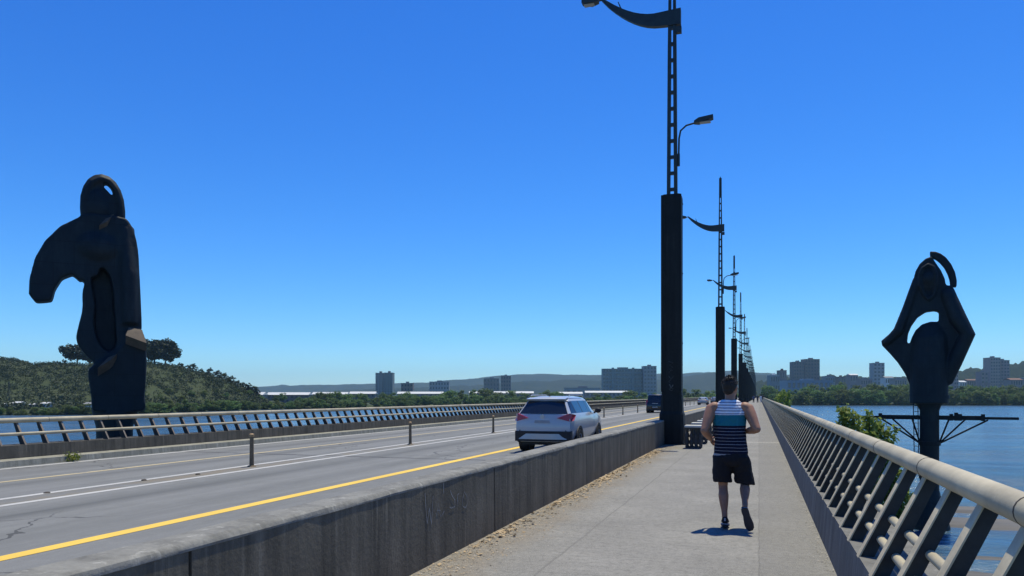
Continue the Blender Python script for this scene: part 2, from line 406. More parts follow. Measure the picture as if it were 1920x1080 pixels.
# deep summer blue: each channel of the sky gets its own gain and contrast
SKY_S = .12
hs = nt.nodes.new('ShaderNodeHueSaturation'); hs.inputs['Saturation'].default_value = 1.2
nt.links.new(sky.outputs[0], hs.inputs['Color'])
sp = nt.nodes.new('ShaderNodeSeparateColor'); cb = nt.nodes.new('ShaderNodeCombineColor'); nt.links.new(hs.outputs[0], sp.inputs[0])
for i, (a, g) in enumerate(((.66, 1.36), (.966, 1.2), (1.30, 1.0))):
    pw = nt.nodes.new('ShaderNodeMath'); pw.operation = 'POWER'; pw.inputs[1].default_value = g; nt.links.new(sp.outputs[i], pw.inputs[0])
    ml = nt.nodes.new('ShaderNodeMath'); ml.operation = 'MULTIPLY'; ml.inputs[1].default_value = a * SKY_S ** (g - 1); nt.links.new(pw.outputs[0], ml.inputs[0])
    nt.links.new(ml.outputs[0], cb.inputs[i])
nt.links.new(cb.outputs[0], bg.inputs['Color'])
bg.inputs['Strength'].default_value = SKY_S
sun = bpy.data.lights.new('sun', 'SUN'); sun.energy = 4.7; sun.angle = math.radians(.5); sun.color = (1, .945, .74)
so = bpy.data.objects.new('sun', sun); COL.objects.link(so)
sd = Vector((math.sin(SUN_AZ)*math.cos(SUN_EL), math.cos(SUN_AZ)*math.cos(SUN_EL), math.sin(SUN_EL)))
so.rotation_euler = sd.to_track_quat('Z', 'Y').to_euler(); so.location = (0, 0, 50)
cam = bpy.data.cameras.new('camera'); co = bpy.data.objects.new('camera', cam); COL.objects.link(co)
cam.sensor_width = 36; cam.lens = 36 * F / 1920; cam.shift_y = (VY - 540) / 1920; cam.clip_end = 30000; cam.clip_start = .05
co.location = (0, 0, CAMZ); co.rotation_euler = (PI/2, 0, TH); sc.camera = co
sc.view_settings.view_transform = 'Standard'; sc.view_settings.look = 'None'
sc.view_settings.exposure = .07; sc.view_settings.gamma = 1
sc.cycles.max_bounces = 6; sc.cycles.transparent_max_bounces = 6; sc.cycles.volume_bounces = 0
sc.cycles.use_denoising = True

hz = MB().box(-9500, 9500, -40, 6900, -14, 245).build('haze', None if False else bpy.data.materials.new('haze_air'))
hm = hz.data.materials[0]; hm.use_nodes = True
for nd in list(hm.node_tree.nodes):
    if nd.type == 'BSDF_PRINCIPLED': hm.node_tree.nodes.remove(nd)
pv = hm.node_tree.nodes.new('ShaderNodeVolumePrincipled')
pv.inputs['Color'].default_value = (.52, .82, 1.0, 1); pv.inputs['Density'].default_value = .00008; pv.inputs['Anisotropy'].default_value = 0
hm.node_tree.links.new(pv.outputs[0], hm.node_tree.nodes['Material Output'].inputs['Volume'])
hm.cycles.homogeneous_volume = True
stuff(hz, 'thin bluish summer haze over the river and hills', 'haze')

# ------------------------------------------------------------------ bridge deck, road, walkway
YN, YF = -14.0, 720.0
structure(MB().prism([(-18.25, -1.3), (1.25, -1.3), (1.25, -.02), (-3.0, -.02), (-3.0, ROADZ - .006), (-18.25, ROADZ - .006)], YN, YF).build('bridge_deck', M['deck']))
structure(MB().box(-17.0, -3.19, YN, YF, ROADZ - .005, ROADZ).build('road', M['road']))
structure(MB().box(-2.95, .651, YN, YF, -.019, 0).build('walkway', M['walk']))
structure(MB().prism([(-17.56, ROADZ - .004), (-17.0, ROADZ - .004), (-17.02, ROADZ + .145), (-17.56, ROADZ + .15)], YN, YF).build('kerb', M['kerb']))
def line(name, x, wd, mat, y0=YN, y1=YF, ny=200):
    b = MB(); vs = []; fs = []
    for i in range(ny + 1):
        y = y0 + (y1 - y0) * (i / ny) ** 2
        vs += [(x - wd/2, y, ROADZ + .004), (x + wd/2, y, ROADZ + .004)]
        if i: k = 2*i; fs.append((k-2, k-1, k+1, k))
    b.add(vs, fs); return structure(b.build(name, mat))
line('yellow_lane_marking', -7.54, .23, M['yellow'])
line('white_lane_marking', -11.14, .17, M['white'])
line('white_lane_marking', -11.85, .17, M['white'])
line('faded_lane_marking', -14.2, .16, M['fade'])
line('white_edge_marking', -16.7, .16, M['white'])

# concrete barrier between road and walkway: cast panels
br = thing('concrete_barrier', 'long stained grey concrete wall dividing the road from the footpath', 'barrier', (0, 0, 0))
PL = 4.85
def barrier_panel_mb(y0, y1):
    return MB().prism([(-2.91, -.02), (-2.915, .74), (-3.185, .74), (-3.185, -.14)][::-1], y0, y1)
pm = barrier_panel_mb(.012, PL - .012).mesh('panel', M['barrier'])
y = 3.24 - 4 * PL; k = 0; first_panels = []
while y < YF - PL:
    if k < 96:
        p = link('panel', pm, br, (0, y, 0)); first_panels.append(p)
        y += PL; k += 1
    else: break
rest = MB()
while y < YF - PL:
    n0 = len(rest.v)
    b = barrier_panel_mb(y + .012, y + PL - .012); rest.add(b.v, b.f); y += PL
o = rest.build('panel', M['barrier'], br); o['kind'] = 'stuff'
MB().box(-3.15, -2.96, YN, YF - PL, -.1, .735).build('joint_filler', M['joint'], br)
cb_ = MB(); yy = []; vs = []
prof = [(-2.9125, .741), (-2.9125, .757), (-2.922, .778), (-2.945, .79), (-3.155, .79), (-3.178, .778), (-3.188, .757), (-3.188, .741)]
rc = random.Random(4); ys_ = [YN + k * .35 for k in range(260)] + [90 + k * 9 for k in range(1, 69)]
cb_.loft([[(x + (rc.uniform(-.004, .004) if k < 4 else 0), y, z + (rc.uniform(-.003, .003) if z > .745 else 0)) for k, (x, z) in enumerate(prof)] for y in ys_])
cb_.build('sunlit_cap', M['sunlit_cap'], br, .5)  # separate cap added to carry the painted sunlight on the wall top
# worn spray-paint scrawl (WASO) on the panel face
def face_pt(px, py):
    # intersection of the pixel ray with the wall face X = -2.915 (approx)
    d = at(px, py, 1.0) - Vector((0, 0, CAMZ)); t = -2.908 / d.x; q = Vector((0, 0, CAMZ)) + d * t
    return Vector((-2.909, q.y, q.z))
letters = [[[(797,925),(799,960),(801,982)], [(801,982),(805,952)], [(805,952),(809,983)], [(809,983),(812,930)]],
           [[(818,968),(822,945),(826,970)], [(819,958),(826,957)], [(828,968),(833,958)]], [[(831,905),(832,925)]],
           [[(844,920),(848,930),(853,938),(853,950),(846,953),(843,951)]], [[(857,950),(858,928),(861,925)]], [[(870,922),(875,930),(876,945),(873,952),(868,950),(867,938),(870,924)]]]
pan = min(first_panels, key=lambda p: abs(p.location.y + PL/2 - face_pt(840, 940).y))
for strokes in letters:
    g = MB()
    for st in strokes: g.tube([face_pt(*p) for p in st], .0065, 5)
    g.v = [(-2.9085 + (x + 2.909) * .12, y, z) for x, y, z in g.v]
    o = g.build('painted_letter', M['chalk'], pan); o.location = -pan.location
# ------------------------------------------------------------------ railings
def railing(name, label, side, bx, bz, low, slope=.02):
    """side=+1: rises outwards to +X. bx: inner foot, bz: top of plinth"""
    t = thing(name, label, 'railing', (bx, 0, bz), 0)
    S = side
    zb = -.02 if side > 0 else ROADZ - .004
    wd = .55
    MB().prism([(0 if True else 0, zb - bz), (S*.02, 0), (S*wd, 0), (S*wd, -1.2 - bz)] if S < 0 else [(0, zb - bz), (wd, -1.2 - bz), (wd, 0), (.035, 0)], YN, YF).build('plinth', M['plinth'] if S > 0 else M['barrier'], t)
    tz = .705 if S > 0 else .61; fw = .095 if S > 0 else .05; wo = 0 if S > 0 else .09; dz = tz - .705; tu = .37
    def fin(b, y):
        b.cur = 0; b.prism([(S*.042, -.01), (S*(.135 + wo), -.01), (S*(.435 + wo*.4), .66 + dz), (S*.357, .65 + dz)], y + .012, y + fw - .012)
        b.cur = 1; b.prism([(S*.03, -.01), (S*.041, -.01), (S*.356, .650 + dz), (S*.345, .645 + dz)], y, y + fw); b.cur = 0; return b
    SP = .63
    face_m = M['fin'] if S > 0 else M['post_face']
    fm = fin(MB(), 0).mesh('fin', [M['shaded_web'], face_m])
    ys = [(-.42 if S > 0 else 5.03) + SP * i for i in range(int(730 / SP)) if (-2.5 if S > 0 else 3) < (-.42 if S > 0 else 5.03) + SP * i < YF - 1]
    ys = sorted(ys)
    vis = [y for y in ys if y > (2.0 if S > 0 else 12.0)]
    ind = set(vis[:98])
    rest = MB()
    for y in ys:
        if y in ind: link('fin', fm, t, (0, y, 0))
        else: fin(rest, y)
    o = rest.build('fin', [M['shaded_web'], face_m], t); o['kind'] = 'stuff'
    # top tube in lengths, with dark gaps
    LEN = 1.89; n = 0; y = YN; rb = MB(); gap = MB()
    MB().tube([(S*tu, YN, tz), (S*tu, YF, tz)], .0655, 20).build('handrail', M['rail'], t, 1.0)
    y = 5.3 - LEN * 5
    ringm = MB().tube([(0, -.006, 0), (0, .006, 0)], .0672, 20).mesh('joint_band', M['joint'])
    for i in range(60):
        if y > (1 if S > 0 else 10): link('joint_band', ringm, t, (S*tu, y, tz))
        y += LEN
    zs = ((.20, .27),) if not low else ((.255, .28), (.182, .13))
    for u, z in zs:
        MB().tube([(S*u, YN, z), (S*u, YF, z)], .030 if S > 0 else .042, 10).build('mid_rail', M['rail'], t, 1.0)
    return t
railing('bridge_railing', 'near beige tubular railing on outward leaning fins beside the footpath', 1, .651, .415, True)
railing('bridge_railing', 'far beige railing across the road on a dark concrete wall', -1, -17.57, .343, False)

# ------------------------------------------------------------------ street lamps
def make_lamp(label, loc):
    t = thing('street_lamp', label, 'street lamp', loc, 0, 'lamp masts in a row along the bridge')
    MB().prism([(-.37, -.34), (.37, -.34), (.37, .34), (-.37, .34)], -.05, 1.0, 'z')
    b = MB(); oct_ = lambda r, c: [(r, -r+c), (r, r-c), (r-c, r), (-r+c, r), (-r, r-c), (-r, -r+c), (-r+c, -r), (r-c, -r)]
    ring = lambda r, c, z: [(x, y, z) for x, y in oct_(r, c)]
    b.loft([ring(.40, .08, -.05), ring(.38, .08, .98), ring(.345, .08, 1.08), ring(.33, .07, 1.6)]); b.build('base', M['lamp'], t)
    b = MB(); b.loft([ring(.315, .07, 1.55), ring(.315, .07, 8.06), ring(.30, .07, 8.13), ring(.2, .05, 8.15)])
    b.box(.16, .325, -.34, -.30, 1.7, 8.1); b.box(-.325, -.2, -.335, -.30, 1.7, 8.1)
    b.build('pillar', M['lamp'], t)
    MB().box(-.15, .15, -.335, -.312, 3.0, 3.45).build('access_door', M['lamp'], t)
    for a in range(4):
        x, y_ = ((-.40, -.40), (.40, -.40), (.40, .40), (-.40, .40))[a]
        MB().tube([(x, y_, 0), (x, y_, .09)], .028, 6).build('anchor_bolt', M['mast'], t)
    MB().box(-.46, .46, -.46, .46, -.02, .03).build('base_plate', M['lamp'], t)
    b = MB(); [b.box(-.322, .322, -.322, .322, z, z + .03) for z in (3.3, 5.6, 7.9)]; b.build('weld_band', M['lamp'], t)
    b = MB()                                             # lattice mast: two flat uprights with rungs, tapering
    def hw(z): return .115 - (z - 8.2) / (17.6 - 8.2) * .06
    for s in (-1, 1):
        rs = []
        for z in (8.0, 13.0, 15.9, 17.65):
            c = s * hw(z); q = .056 if z < 15 else .035
            rs.append([(c-q, -.06, z), (c+q, -.06, z), (c+q, .06, z), (c-q, .06, z)])
        b.loft(rs)
    z = 8.35
    while z < 16.2:
        h = hw(z); b.box(-h, h, -.05, .05, z - .05, z + .05); z += .53
    b.loft([[(-.06, -.04, 16.2), (.06, -.04, 16.2), (.06, .04, 16.2), (-.06, .04, 16.2)], [(-.03, -.03, 17.75), (.03, -.03, 17.75), (.03, .03, 17.75), (-.03, .03, 17.75)]])
    b.build('mast', M['mast'], t)
    b = MB(); pts = []
    for i in range(13):
        u = i / 12; x = .28 - 2.62 * u
        zc = 13.97 + (0 if u < .3 else 1.0 * ((u - .3) / .7) ** 1.8); th = .21 * (1 - u) ** .6 + .05
        pts.append([(x, -.1*(1-u*.6), zc - th), (x, .1*(1-u*.6), zc - th), (x, .1*(1-u*.6), zc + th), (x, -.1*(1-u*.6), zc + th)])
    b.loft(pts); b.build('arm', M['mast'], t)
    MB().loft([[(-1.62, -.03, 14.3), (-1.55, -.03, 14.3), (-1.55, .03, 14.3), (-1.62, .03, 14.3)], [(-1.80, -.02, 14.80), (-1.77, -.02, 14.80), (-1.77, .02, 14.80), (-1.80, .02, 14.80)]]).build('bracket', M['mast'], t)
    MB().box(.1, .3, -.08, .08, 13.45, 13.65).build('junction_box', M['mast'], t)
    b = MB(); b.tube([(-2.3, 0, 14.96), (-2.5, 0, 14.96)], .03, 8)
    b.loft([[(-2.45, -.1, 14.9), (-2.45, .1, 14.9), (-2.45, .1, 15.0), (-2.45, -.1, 15.0)], [(-2.7, -.17, 14.87), (-2.7, .17, 14.87), (-2.7, .17, 15.06), (-2.7, -.17, 15.06)],
            [(-3.02, -.12, 14.93), (-3.02, .12, 14.93), (-3.02, .12, 15.06), (-3.02, -.12, 15.06)]])
    lh = b.build('lamp_head', M['mast'], t)
    MB().box(-2.95, -2.6, -.1, .1, 14.852, 14.87).build('lens', M['lens'], lh)
    b = MB(); b.tube([(.21, 0, 9.5), (.22, 0, 10.0), (.27, 0, 10.25), (.45, 0, 10.4), (.78, 0, 10.46)], .03, 8)
    b.tube([(.2, 0, 9.1), (.2, 0, 9.5)], .05, 8); b.build('side_arm', M['mast'], t)
    lh = MB().loft([[(.7, -.09, 10.43), (.7, .09, 10.43), (.7, .09, 10.5), (.7, -.09, 10.5)], [(.85, -.14, 10.42), (.85, .14, 10.42), (.85, .14, 10.57), (.85, -.14, 10.57)],
                    [(1.3, -.12, 10.52), (1.3, .12, 10.52), (1.3, .12, 10.63), (1.3, -.12, 10.63)]]).build('side_lamp', M['mast'], t)
    MB().box(.88, 1.22, -.1, .1, 10.42, 10.44).build('lens', M['lens'], lh)
    return t
LX, LY0, LDY = -2.70, 24.7, 32.0
lamp0 = make_lamp('nearest lamp mast, its dark pillar marked with grey scrawl, beside small benches', (LX, LY0, 0))
lamps = [lamp0]
ordn = ['second lamp mast along the bridge, rising behind the jogger\'s head', 'third lamp mast along the bridge, just right of the jogger\'s head', 'fourth lamp mast along the bridge, counting from the nearest']
for i in range(1, 21):
    o = dup(lamp0); o.location = (LX, LY0 + LDY * i, 0); lamps.append(o)
    o['label'] = ordn[i-1] if i < 4 else 'far lamp mast merging into the receding row over the bridge'
g = MB()
def ppt(u, v): return Vector((-.13 + u * .26, -.322, 1.74 + (1 - v) * .95))
for k, shape in enumerate([[(.2,.0),(.8,.05),(.3,.12),(.75,.2),(.25,.26),(.7,.3)], [(.5,.3),(.2,.36),(.5,.43),(.8,.36),(.5,.3)], [(.2,.5),(.5,.6),(.8,.5)], [(.5,.62),(.2,.68),(.5,.76),(.8,.68),(.5,.62)], [(.3,.78),(.5,.9),(.75,.8)], [(.5,.9),(.25,.95),(.6,1.0),(.75,.93),(.5,.9)]]):
    g.tube([ppt(*p) for p in shape], .018, 5, flat=.4)
g.build('graffiti', M['tagpaint'], lamp0)

# ------------------------------------------------------------------ small benches by the first lamp
def make_bench(loc):
    t = thing('bench', '', 'bench', loc, 0, 'small concrete benches in a row by the lamp')
    W = .25
    MB().prism([(-W, .635), (W, .635), (W, .69), (-W+.0, .69)], -.3, .3).build('seat', M['bench_top'], t)
    MB().box(-W+.01, W-.01, -.28, .28, .585, .633).build('seat_frame', M['bench_leg'], t)
    for s in (-1, 1):
        bm = bmesh.new(); b = MB()
        # perforated support: four curvy balusters tied by a foot and a head bar
        b.box(-W+.02, W-.02, s*.22-.03, s*.22+.03, 0, .05)
        for j in range(4):
            x = -.2 + .4 * j / 3
            prof = [(.045, .05), (.03, .09), (.055, .16), (.06, .2), (.035, .26), (.03, .3), (.055, .36), (.04, .42), (.022, .47), (.022, .52), (.04, .586)]
            b.tube([(x, s*.22, z) for r, z in prof], [r for r, z in prof], 10)
        b.build('leg', M['bench_leg'], t, .8)
        bm.free()
    return t
b0 = make_bench((-1.86, 22.9, 0)); bl = ['nearest of the small concrete benches with pale tops, baluster legs in view', 'second small concrete bench of the row, counted from the nearest', 'third small concrete bench of the row, counted from the nearest', 'farthest of the four small concrete benches in the row']
b0['label'] = bl[0]
for i, yy in enumerate((25.2, 27.5, 29.6)):
    o = dup(b0); o.location = (-1.86, yy, 0); o['label'] = bl[i+1]

# ------------------------------------------------------------------ delineator posts between the white lines
def make_post(loc):
    t = thing('delineator_post', '', 'post', loc, 0, 'slim posts between the white lines')
    MB().tube([(0,0,.0), (0,0,.03)], [.11, .09], 12).build('foot', M['post'], t, .8)
    MB().tube([(0,0,.03), (0,0,.30), (0,0,.72)], [.055, .05, .046], 12).build('stem', M['post'], t, .8)
    MB().tube([(0,0,.72), (0,0,.78), (0,0,.80)], [.058, .058, .03], 12).build('cap', M['post_band'], t, .8)
    return t
pzc = [18.55, 26.8, 35.0]
p0 = make_post((-11.6, 14.93, ROADZ))
pl = ['brown delineator post standing largest, nearest between the two white lines', 'slim brown delineator post second from the nearest, left of the white car', 'slim brown delineator post just left of the white car']
p0['label'] = pl[0]
y0 = p0.location.y
for i in range(1, 30):
    o = dup(p0); o.location = (-11.6, y0 + 8.55 * i, ROADZ)
    o['label'] = pl[i] if i < 3 else 'far slim delineator post in the row beyond the white car'

# ------------------------------------------------------------------ cars
def make_car(name, label, cat, loc, rz, paint, style, group=None):
    t = thing(name, label, cat, loc, rz, group)
    tall = style == 'suv'; van = style == 'van'
    H = 1.70 if tall else (1.86 if van else 1.46); L = 2.3; Wd = .92
    belt = 1.15 if tall else (1.02 if van else .92); zb = .34 if tall else .24
    # rows (half section): z and half width of body levels, per station along y
    if van: st = [(-2.28,1.0),(-1.6,1),(-.6,1),(.35,1),(.9,.98),(1.45,.0),(1.9,0),(2.25,0)]
    elif tall: st = [(-2.28,.93),(-1.55,.985),(-.7,1),(.15,1),(.55,.96),(1.25,.0),(1.8,0),(2.3,0)]
    else: st = [(-2.28,.0),(-1.75,.0),(-1.0,.92),(-.3,1),(.3,.98),(1.15,.0),(1.8,0),(2.28,0)]
    rows = []
    for y, g in st:
        e = 1 - .10 * max(0, abs(y) - 1.5) / .8
        hood = belt + (.04 if y > 0 else .02) - (.16 * max(0, (y - 1.2) / 1.1) if y > 0 else 0)
        roof = belt + (H - belt) * g if g else hood + .03
        wr = (.55 if tall else (.60 if not van else .70))
        inset = lambda a: a * e
        if y < -2.2: ys = [y + .08, y + .02, y, y + .03, y + .07, y + (.42 if (tall or van) else .1), y + (.50 if (tall or van) else .12), y + (.56 if (tall or van) else .14)]
        elif y > 2.2: ys = [y - .1, y - .02, y, y - .05, y - .12, y - .14, y - .16, y - .18]
        else: ys = [y] * 8
        if g:
            pr = [(.80, zb), (.90, zb + .2), (.92, zb + .42), (.91, belt - .14), (.87, belt), (wr + .09, roof - .10), (wr, roof - .035), (wr * .6, roof)]
        else:
            pr = [(.80, zb), (.90, zb + .2), (.92, zb + .40), (.90, hood - .10), (.84, hood - .02), (.75, hood + .005), (.55, hood + .02), (.3, hood + .03)]
        rows.append([(inset(a), ys[k], b) for k, (a, b) in enumerate(pr)])
    nr, nl = len(rows), 8
    body = MB(); lastg = 3; firstg = 0 if (tall or van) else 2
    sideglass = lambda i: (i >= (0 if van else (0 if tall else 2)) and i < 4) if not (tall or van) else i < 4
    for s in (-1, 1):
        P = [[(s*x, y, z) for x, y, z in r] for r in rows]
        for i in range(nr - 1):
            for j in range(nl - 1):
                q = [P[i][j], P[i+1][j], P[i+1][j+1], P[i][j+1]]
                if s < 0: q = q[::-1]
                isg = j == 4 and sideglass(i)
                if not isg: body.add(q, [(0,1,2,3)])
                else:
                    # pillar strips and a pane set between them
                    A, B, C_, D = [Vector(v) for v in ((P[i][j]), P[i+1][j], P[i+1][j+1], P[i][j+1])]
                    f0, f1 = (.30, .97) if i == 0 else (.04, .96)
                    lo, hi = .08, .90
                    def bil(u, v): return (A*(1-u)+B*u)*(1-v) + (D*(1-u)+C_*u)*v
                    for (u0,u1,v0,v1) in ((0,1,0,lo),(0,1,hi,1),(0,f0,lo,hi),(f1,1,lo,hi)):
                        qq = [bil(u0,v0), bil(u1,v0), bil(u1,v1), bil(u0,v1)]
                        tgt = MB() if (v0 == lo and ((u0 == 0 and i > firstg) or (u1 == 1 and i < lastg))) else body
                        tgt.add(qq if s > 0 else qq[::-1], [(0,1,2,3)])
                        if tgt is not body: tgt.build('window_pillar', M['carplastic'], t)
                    qq = [bil(f0,lo), bil(f1,lo), bil(f1,hi), bil(f0,hi)]
                    gm = MB(); gm.add(qq if s > 0 else qq[::-1], [(0,1,2,3)])
                    gm.build('side_window', M['carglass'], t)
    # roof/bonnet centre strip, windscreen, rear panel, front panel, floor
    def strip(i0, j, i1, k, sub=6, bulge=0.0, mb=body):
        a, b = rows[i0][j], rows[i1][k]
        vs = []
        for q in (a, b):
            for m in range(sub + 1):
                u = -1 + 2 * m / sub
                vs.append((q[0] * u, q[1] - bulge * (1 - u*u), q[2] + 0))
        fs = [(m, m+1, sub+2+m, sub+1+m) for m in range(sub)]
        mb.add(vs, fs)
    ws_i = 4
    for i in range(nr - 1): strip(i, 7, i+1, 7)
    for i in range(nr - 1): strip(i, 0, i+1, 0)
    # windscreen proud of the sloping cells
    q0, q1 = rows[4], rows[5]
    gm = MB(); a = Vector(q0[5]); b = Vector(q1[5]); up = Vector((0, .02, .035))
    vs = [(-a.x*.95, a.y+.08, a.z+.045), (a.x*.95, a.y+.08, a.z+.045), (b.x*.98, b.y-.03, b.z+.07), (-b.x*.98, b.y-.03, b.z+.07)]
    gm.add(vs, [(3,2,1,0)]); gm.build('windscreen', M['carglass'], t)
    bul = .07
    if tall or van:
        for j in range(7):
            if j == 4:
                continue
            strip(0, j, 0, j+1, 8, bul)
        # tailgate glass between belt and roof with a painted frame behind
        strip(0, 4, 0, 5, 8, bul - .012)
        gm = MB(); a, b = Vector(rows[0][4]), Vector(rows[0][5])
        vs = []; S8 = 8
        for v in (.06, .97):
            for m in range(S8 + 1):
                u = -1 + 2*m/S8; q = a*(1-v) + b*v
                vs.append((q.x*u*.96, q.y - bul*(1-u*u*.92) - .006, q.z))
        gm.add(vs, [(m, m+1, S8+2+m, S8+1+m) for m in range(S8)]); gm.build('rear_window', M['carglass'], t, 1)
        # spoiler
        b = MB(); r5 = rows[0][6]; b.prism([(r5[1]-.20, H*.93+.03), (r5[1]+.2, r5[2]+.035), (r5[1]+.2, r5[2]-.01), (r5[1]-.14, H*.93-.01)], -.6, .6, 'x').build('spoiler', paint, t)
    else:
        for j in range(7): strip(0, j, 0, j+1, 8, .04)
        q0, q1 = rows[1], rows[2]; a = Vector(q1[5]); b = Vector(q0[5])
        gm = MB(); gm.add([(-a.x*.95, a.y-.08, a.z+.03), (a.x*.95, a.y-.08, a.z+.03), (b.x*.98, b.y+.02, b.z+.06), (-b.x*.98, b.y+.02, b.z+.06)], [(0,1,2,3)])
        gm.build('rear_window', M['carglass'], t)
    for j in range(7): strip(nr-1, j, nr-1, j+1, 8, -.08)
    bo = body.build('body', paint, t)
    me = bo.data; bm = bmesh.new(); bm.from_mesh(me); bmesh.ops.remove_doubles(bm, verts=bm.verts, dist=.004); bmesh.ops.recalc_face_normals(bm, faces=bm.faces); bm.to_mesh(me); bm.free()
    me.polygons.foreach_set('use_smooth', [True]*len(me.polygons)); me.set_sharp_from_angle(angle=.55)
    # dark lower bumper, silver plate, plate recess
    yr = -2.28
    b = MB()
    def wrap(z0, z1, half, out, back=.0):
        vs = []; S8 = 10
        for z in (z0, z1):
            for m in range(S8+1):
                u = -1 + 2*m/S8; vs.append((half*u, yr + .02 - bul*(1-u*u) - out, z))
        for z in (z0, z1):
            for m in range(S8+1):
                u = -1 + 2*m/S8; vs.append((half*u, yr + .2, z))
        n_ = S8+1
        fs = [(m, m+1, n_+m+1, n_+m) for m in range(S8)]
        fs += [(n_+m, n_+m+1, 3*n_+m+1, 3*n_+m) for m in range(S8)] + [(m+1, m, 2*n_+m, 2*n_+m+1) for m in range(S8)]
        fs += [(0, n_, 3*n_, 2*n_), (S8, 2*n_+S8, 3*n_+S8, n_+S8)]
        return vs, fs
    if tall:
        b.add(*wrap(.36, .66, .86, .03))
        for s in (-1, 1):
            q = [(s*.80, yr-.0, .35), (s*.845, yr+.18, .35), (s*.845, yr+.18, .82), (s*.70, yr-.03, .69)]
            b.add([(x, y, z) for x, y, z in q] + [(x*.95, y+.05, z) for x, y, z in q], [(0,1,2,3),(0,3,7,4),(1,5,6,2),(3,2,6,7)])
        b.build('lower_bumper', M['carplastic'], t)
        b = MB(); vs, fs = wrap(.42, .585, .74, .05); vs = [(x * (1.0 if z < .5 else .86), y, z) for x, y, z in vs]; b.add(vs, fs); b.build('bumper_plate', M['skid'], t)
        MB().prism([(-.24, .90), (.24, .90), (.22, .985), (-.22, .985)], yr-.065, yr-.02).build('number_plate_recess', M['plate'], t)
        MB().tube([(0, yr-.05, 1.10), (0, yr-.07, 1.10)], .055, 14).build('emblem', M['skid'], t)
    else:
        b.add(*wrap(.26, .40, .80, .01)); b.build('lower_bumper', M['carplastic'], t)
        MB().box(-.26, .26, yr-.065, yr-.01, .60 if not van else .52, .71 if not van else .63).build('number_plate_recess', M['plate'], t)
        if van: MB().box(-.3, .3, yr-.062, yr-.02, .93, .975).build('tailgate_strip', M['skid'], t)
    zl = belt - .08
    for s in (-1, 1):
        b = MB()
        q = [(s*.45, yr-.045, zl-.02), (s*.80, yr+.03, zl-.12), (s*.905, yr+.16, zl-.10), (s*.90, yr+.45, zl+.06), (s*.87, yr+.16, zl+.10), (s*.78, yr+.05, zl+.11)]
        if van: q = [(s*.74, yr+.03, zl-.2), (s*.88, yr+.06, zl-.2), (s*.93, yr+.2, zl-.1), (s*.90, yr+.25, zl+.25), (s*.84, yr+.17, zl+.3), (s*.74, yr+.12, zl+.25)]
        inn = [(x*.96, y+.05, z) for x, y, z in q]
        n_ = len(q); b.add([(x*1.012, y-.012, z) for x, y, z in q] + inn, [tuple(range(n_))] + [(i, (i+1) % n_, n_+(i+1) % n_, n_+i) for i in range(n_)])
        b.build('tail_lamp', M['red'], t)
        # mirror
        b = MB(); b.ell((s*1.02, .78, belt+.08), (.11, .06, .085), 12, 8); b.tube([(s*.88, .80, belt+.0), (s*.98, .78, belt+.05)], .03, 8)
        b.build('wing_mirror', M['carplastic'] if tall else paint, t, 1.2)
        # wheels, arches
        for wy in (-1.36, 1.38):
            ar = MB(); seg = 20; r0, r1 = .36, .445
            a0, a1 = -.15, PI + .15
            pts = [(wy + math.cos(a0+(a1-a0)*k/seg), math.sin(a0+(a1-a0)*k/seg)) for k in range(seg+1)]
            xs = s * .895; xo = s * .932
            vs = []
            for x, rr in ((xs, r1), (xo, r1), (xo, r0), (xs, r0)):
                vs += [(x, wy + rr*(p[0]-wy), .36 + rr*p[1]) for p in pts]
            n_ = seg+1
            fs = [(k*n_+m, k*n_+m+1, ((k+1) % 4)*n_+m+1, ((k+1) % 4)*n_+m) for k in range(4) for m in range(seg)]
            ar.add(vs, fs)
            ar.disc_x(s*.60, s*.915, wy, .38, .375, 22)
            ar.build('wheel_arch', M['carplastic'], t)
            wo = MB().disc_x(s*.70, s*.925, wy, .355, .355, 26); wo.disc_x(s*.922, s*.94, wy, .355, .34, 26, .22)
            wt = wo.build('wheel', M['tyre'], t, .6)
            rm = MB(); rm.disc_x(s*.926, s*.936, wy, .355, .225, 22, .19); rm.disc_x(s*.926, s*.938, wy, .355, .05, 12)
            for k in range(5):
                a = 2*PI*k/5; rm.tube([(s*.931, wy, .355), (s*.931, wy+.2*math.cos(a), .355+.2*math.sin(a))], [.035, .022], 6)
            rm.build('rim', M['rim'], wt)
    b = MB().box(-.7, .7, -2.1, 2.1, .24, .34); b.build('underbody', M['carplastic'], t)
    if tall:
        for s in (-1, 1): MB().tube([(s*.60, -1.5, H-.0), (s*.60, -1.4, H+.03), (s*.60, .2, H+.03), (s*.60, .35, H-.02)], .018, 6).build('roof_rail', M['skid'], t)
        MB().tube([(0, -1.45, H-.02), (0, -1.62, H+.07)], [.02, .01], 6).build('antenna', M['carplastic'], t)
    return t
def car_at(X, zc, back=True):
    Y = (zc + X * ST) / CT
    return (X, Y + 1.36, ROADZ)
make_car('car', 'white SUV with black lower bumper driving away over the yellow line', 'car', car_at(-6.08, 22.8), 0, M['carwhite'], 'suv')
make_car('car', 'black van seen from behind, half hidden by the nearest lamp pillar', 'van', car_at(-9.75, 74), 0, M['carblack'], 'van')
make_car('car', 'small silver car far along the road, the left of two', 'car', car_at(-10.0, 139), 0, M['carsilver'], 'sedan')
make_car('car', 'small grey car far along the road, just left of the jogger\'s head', 'car', car_at(-10.0, 176), 0, M['cargrey'], 'sedan')

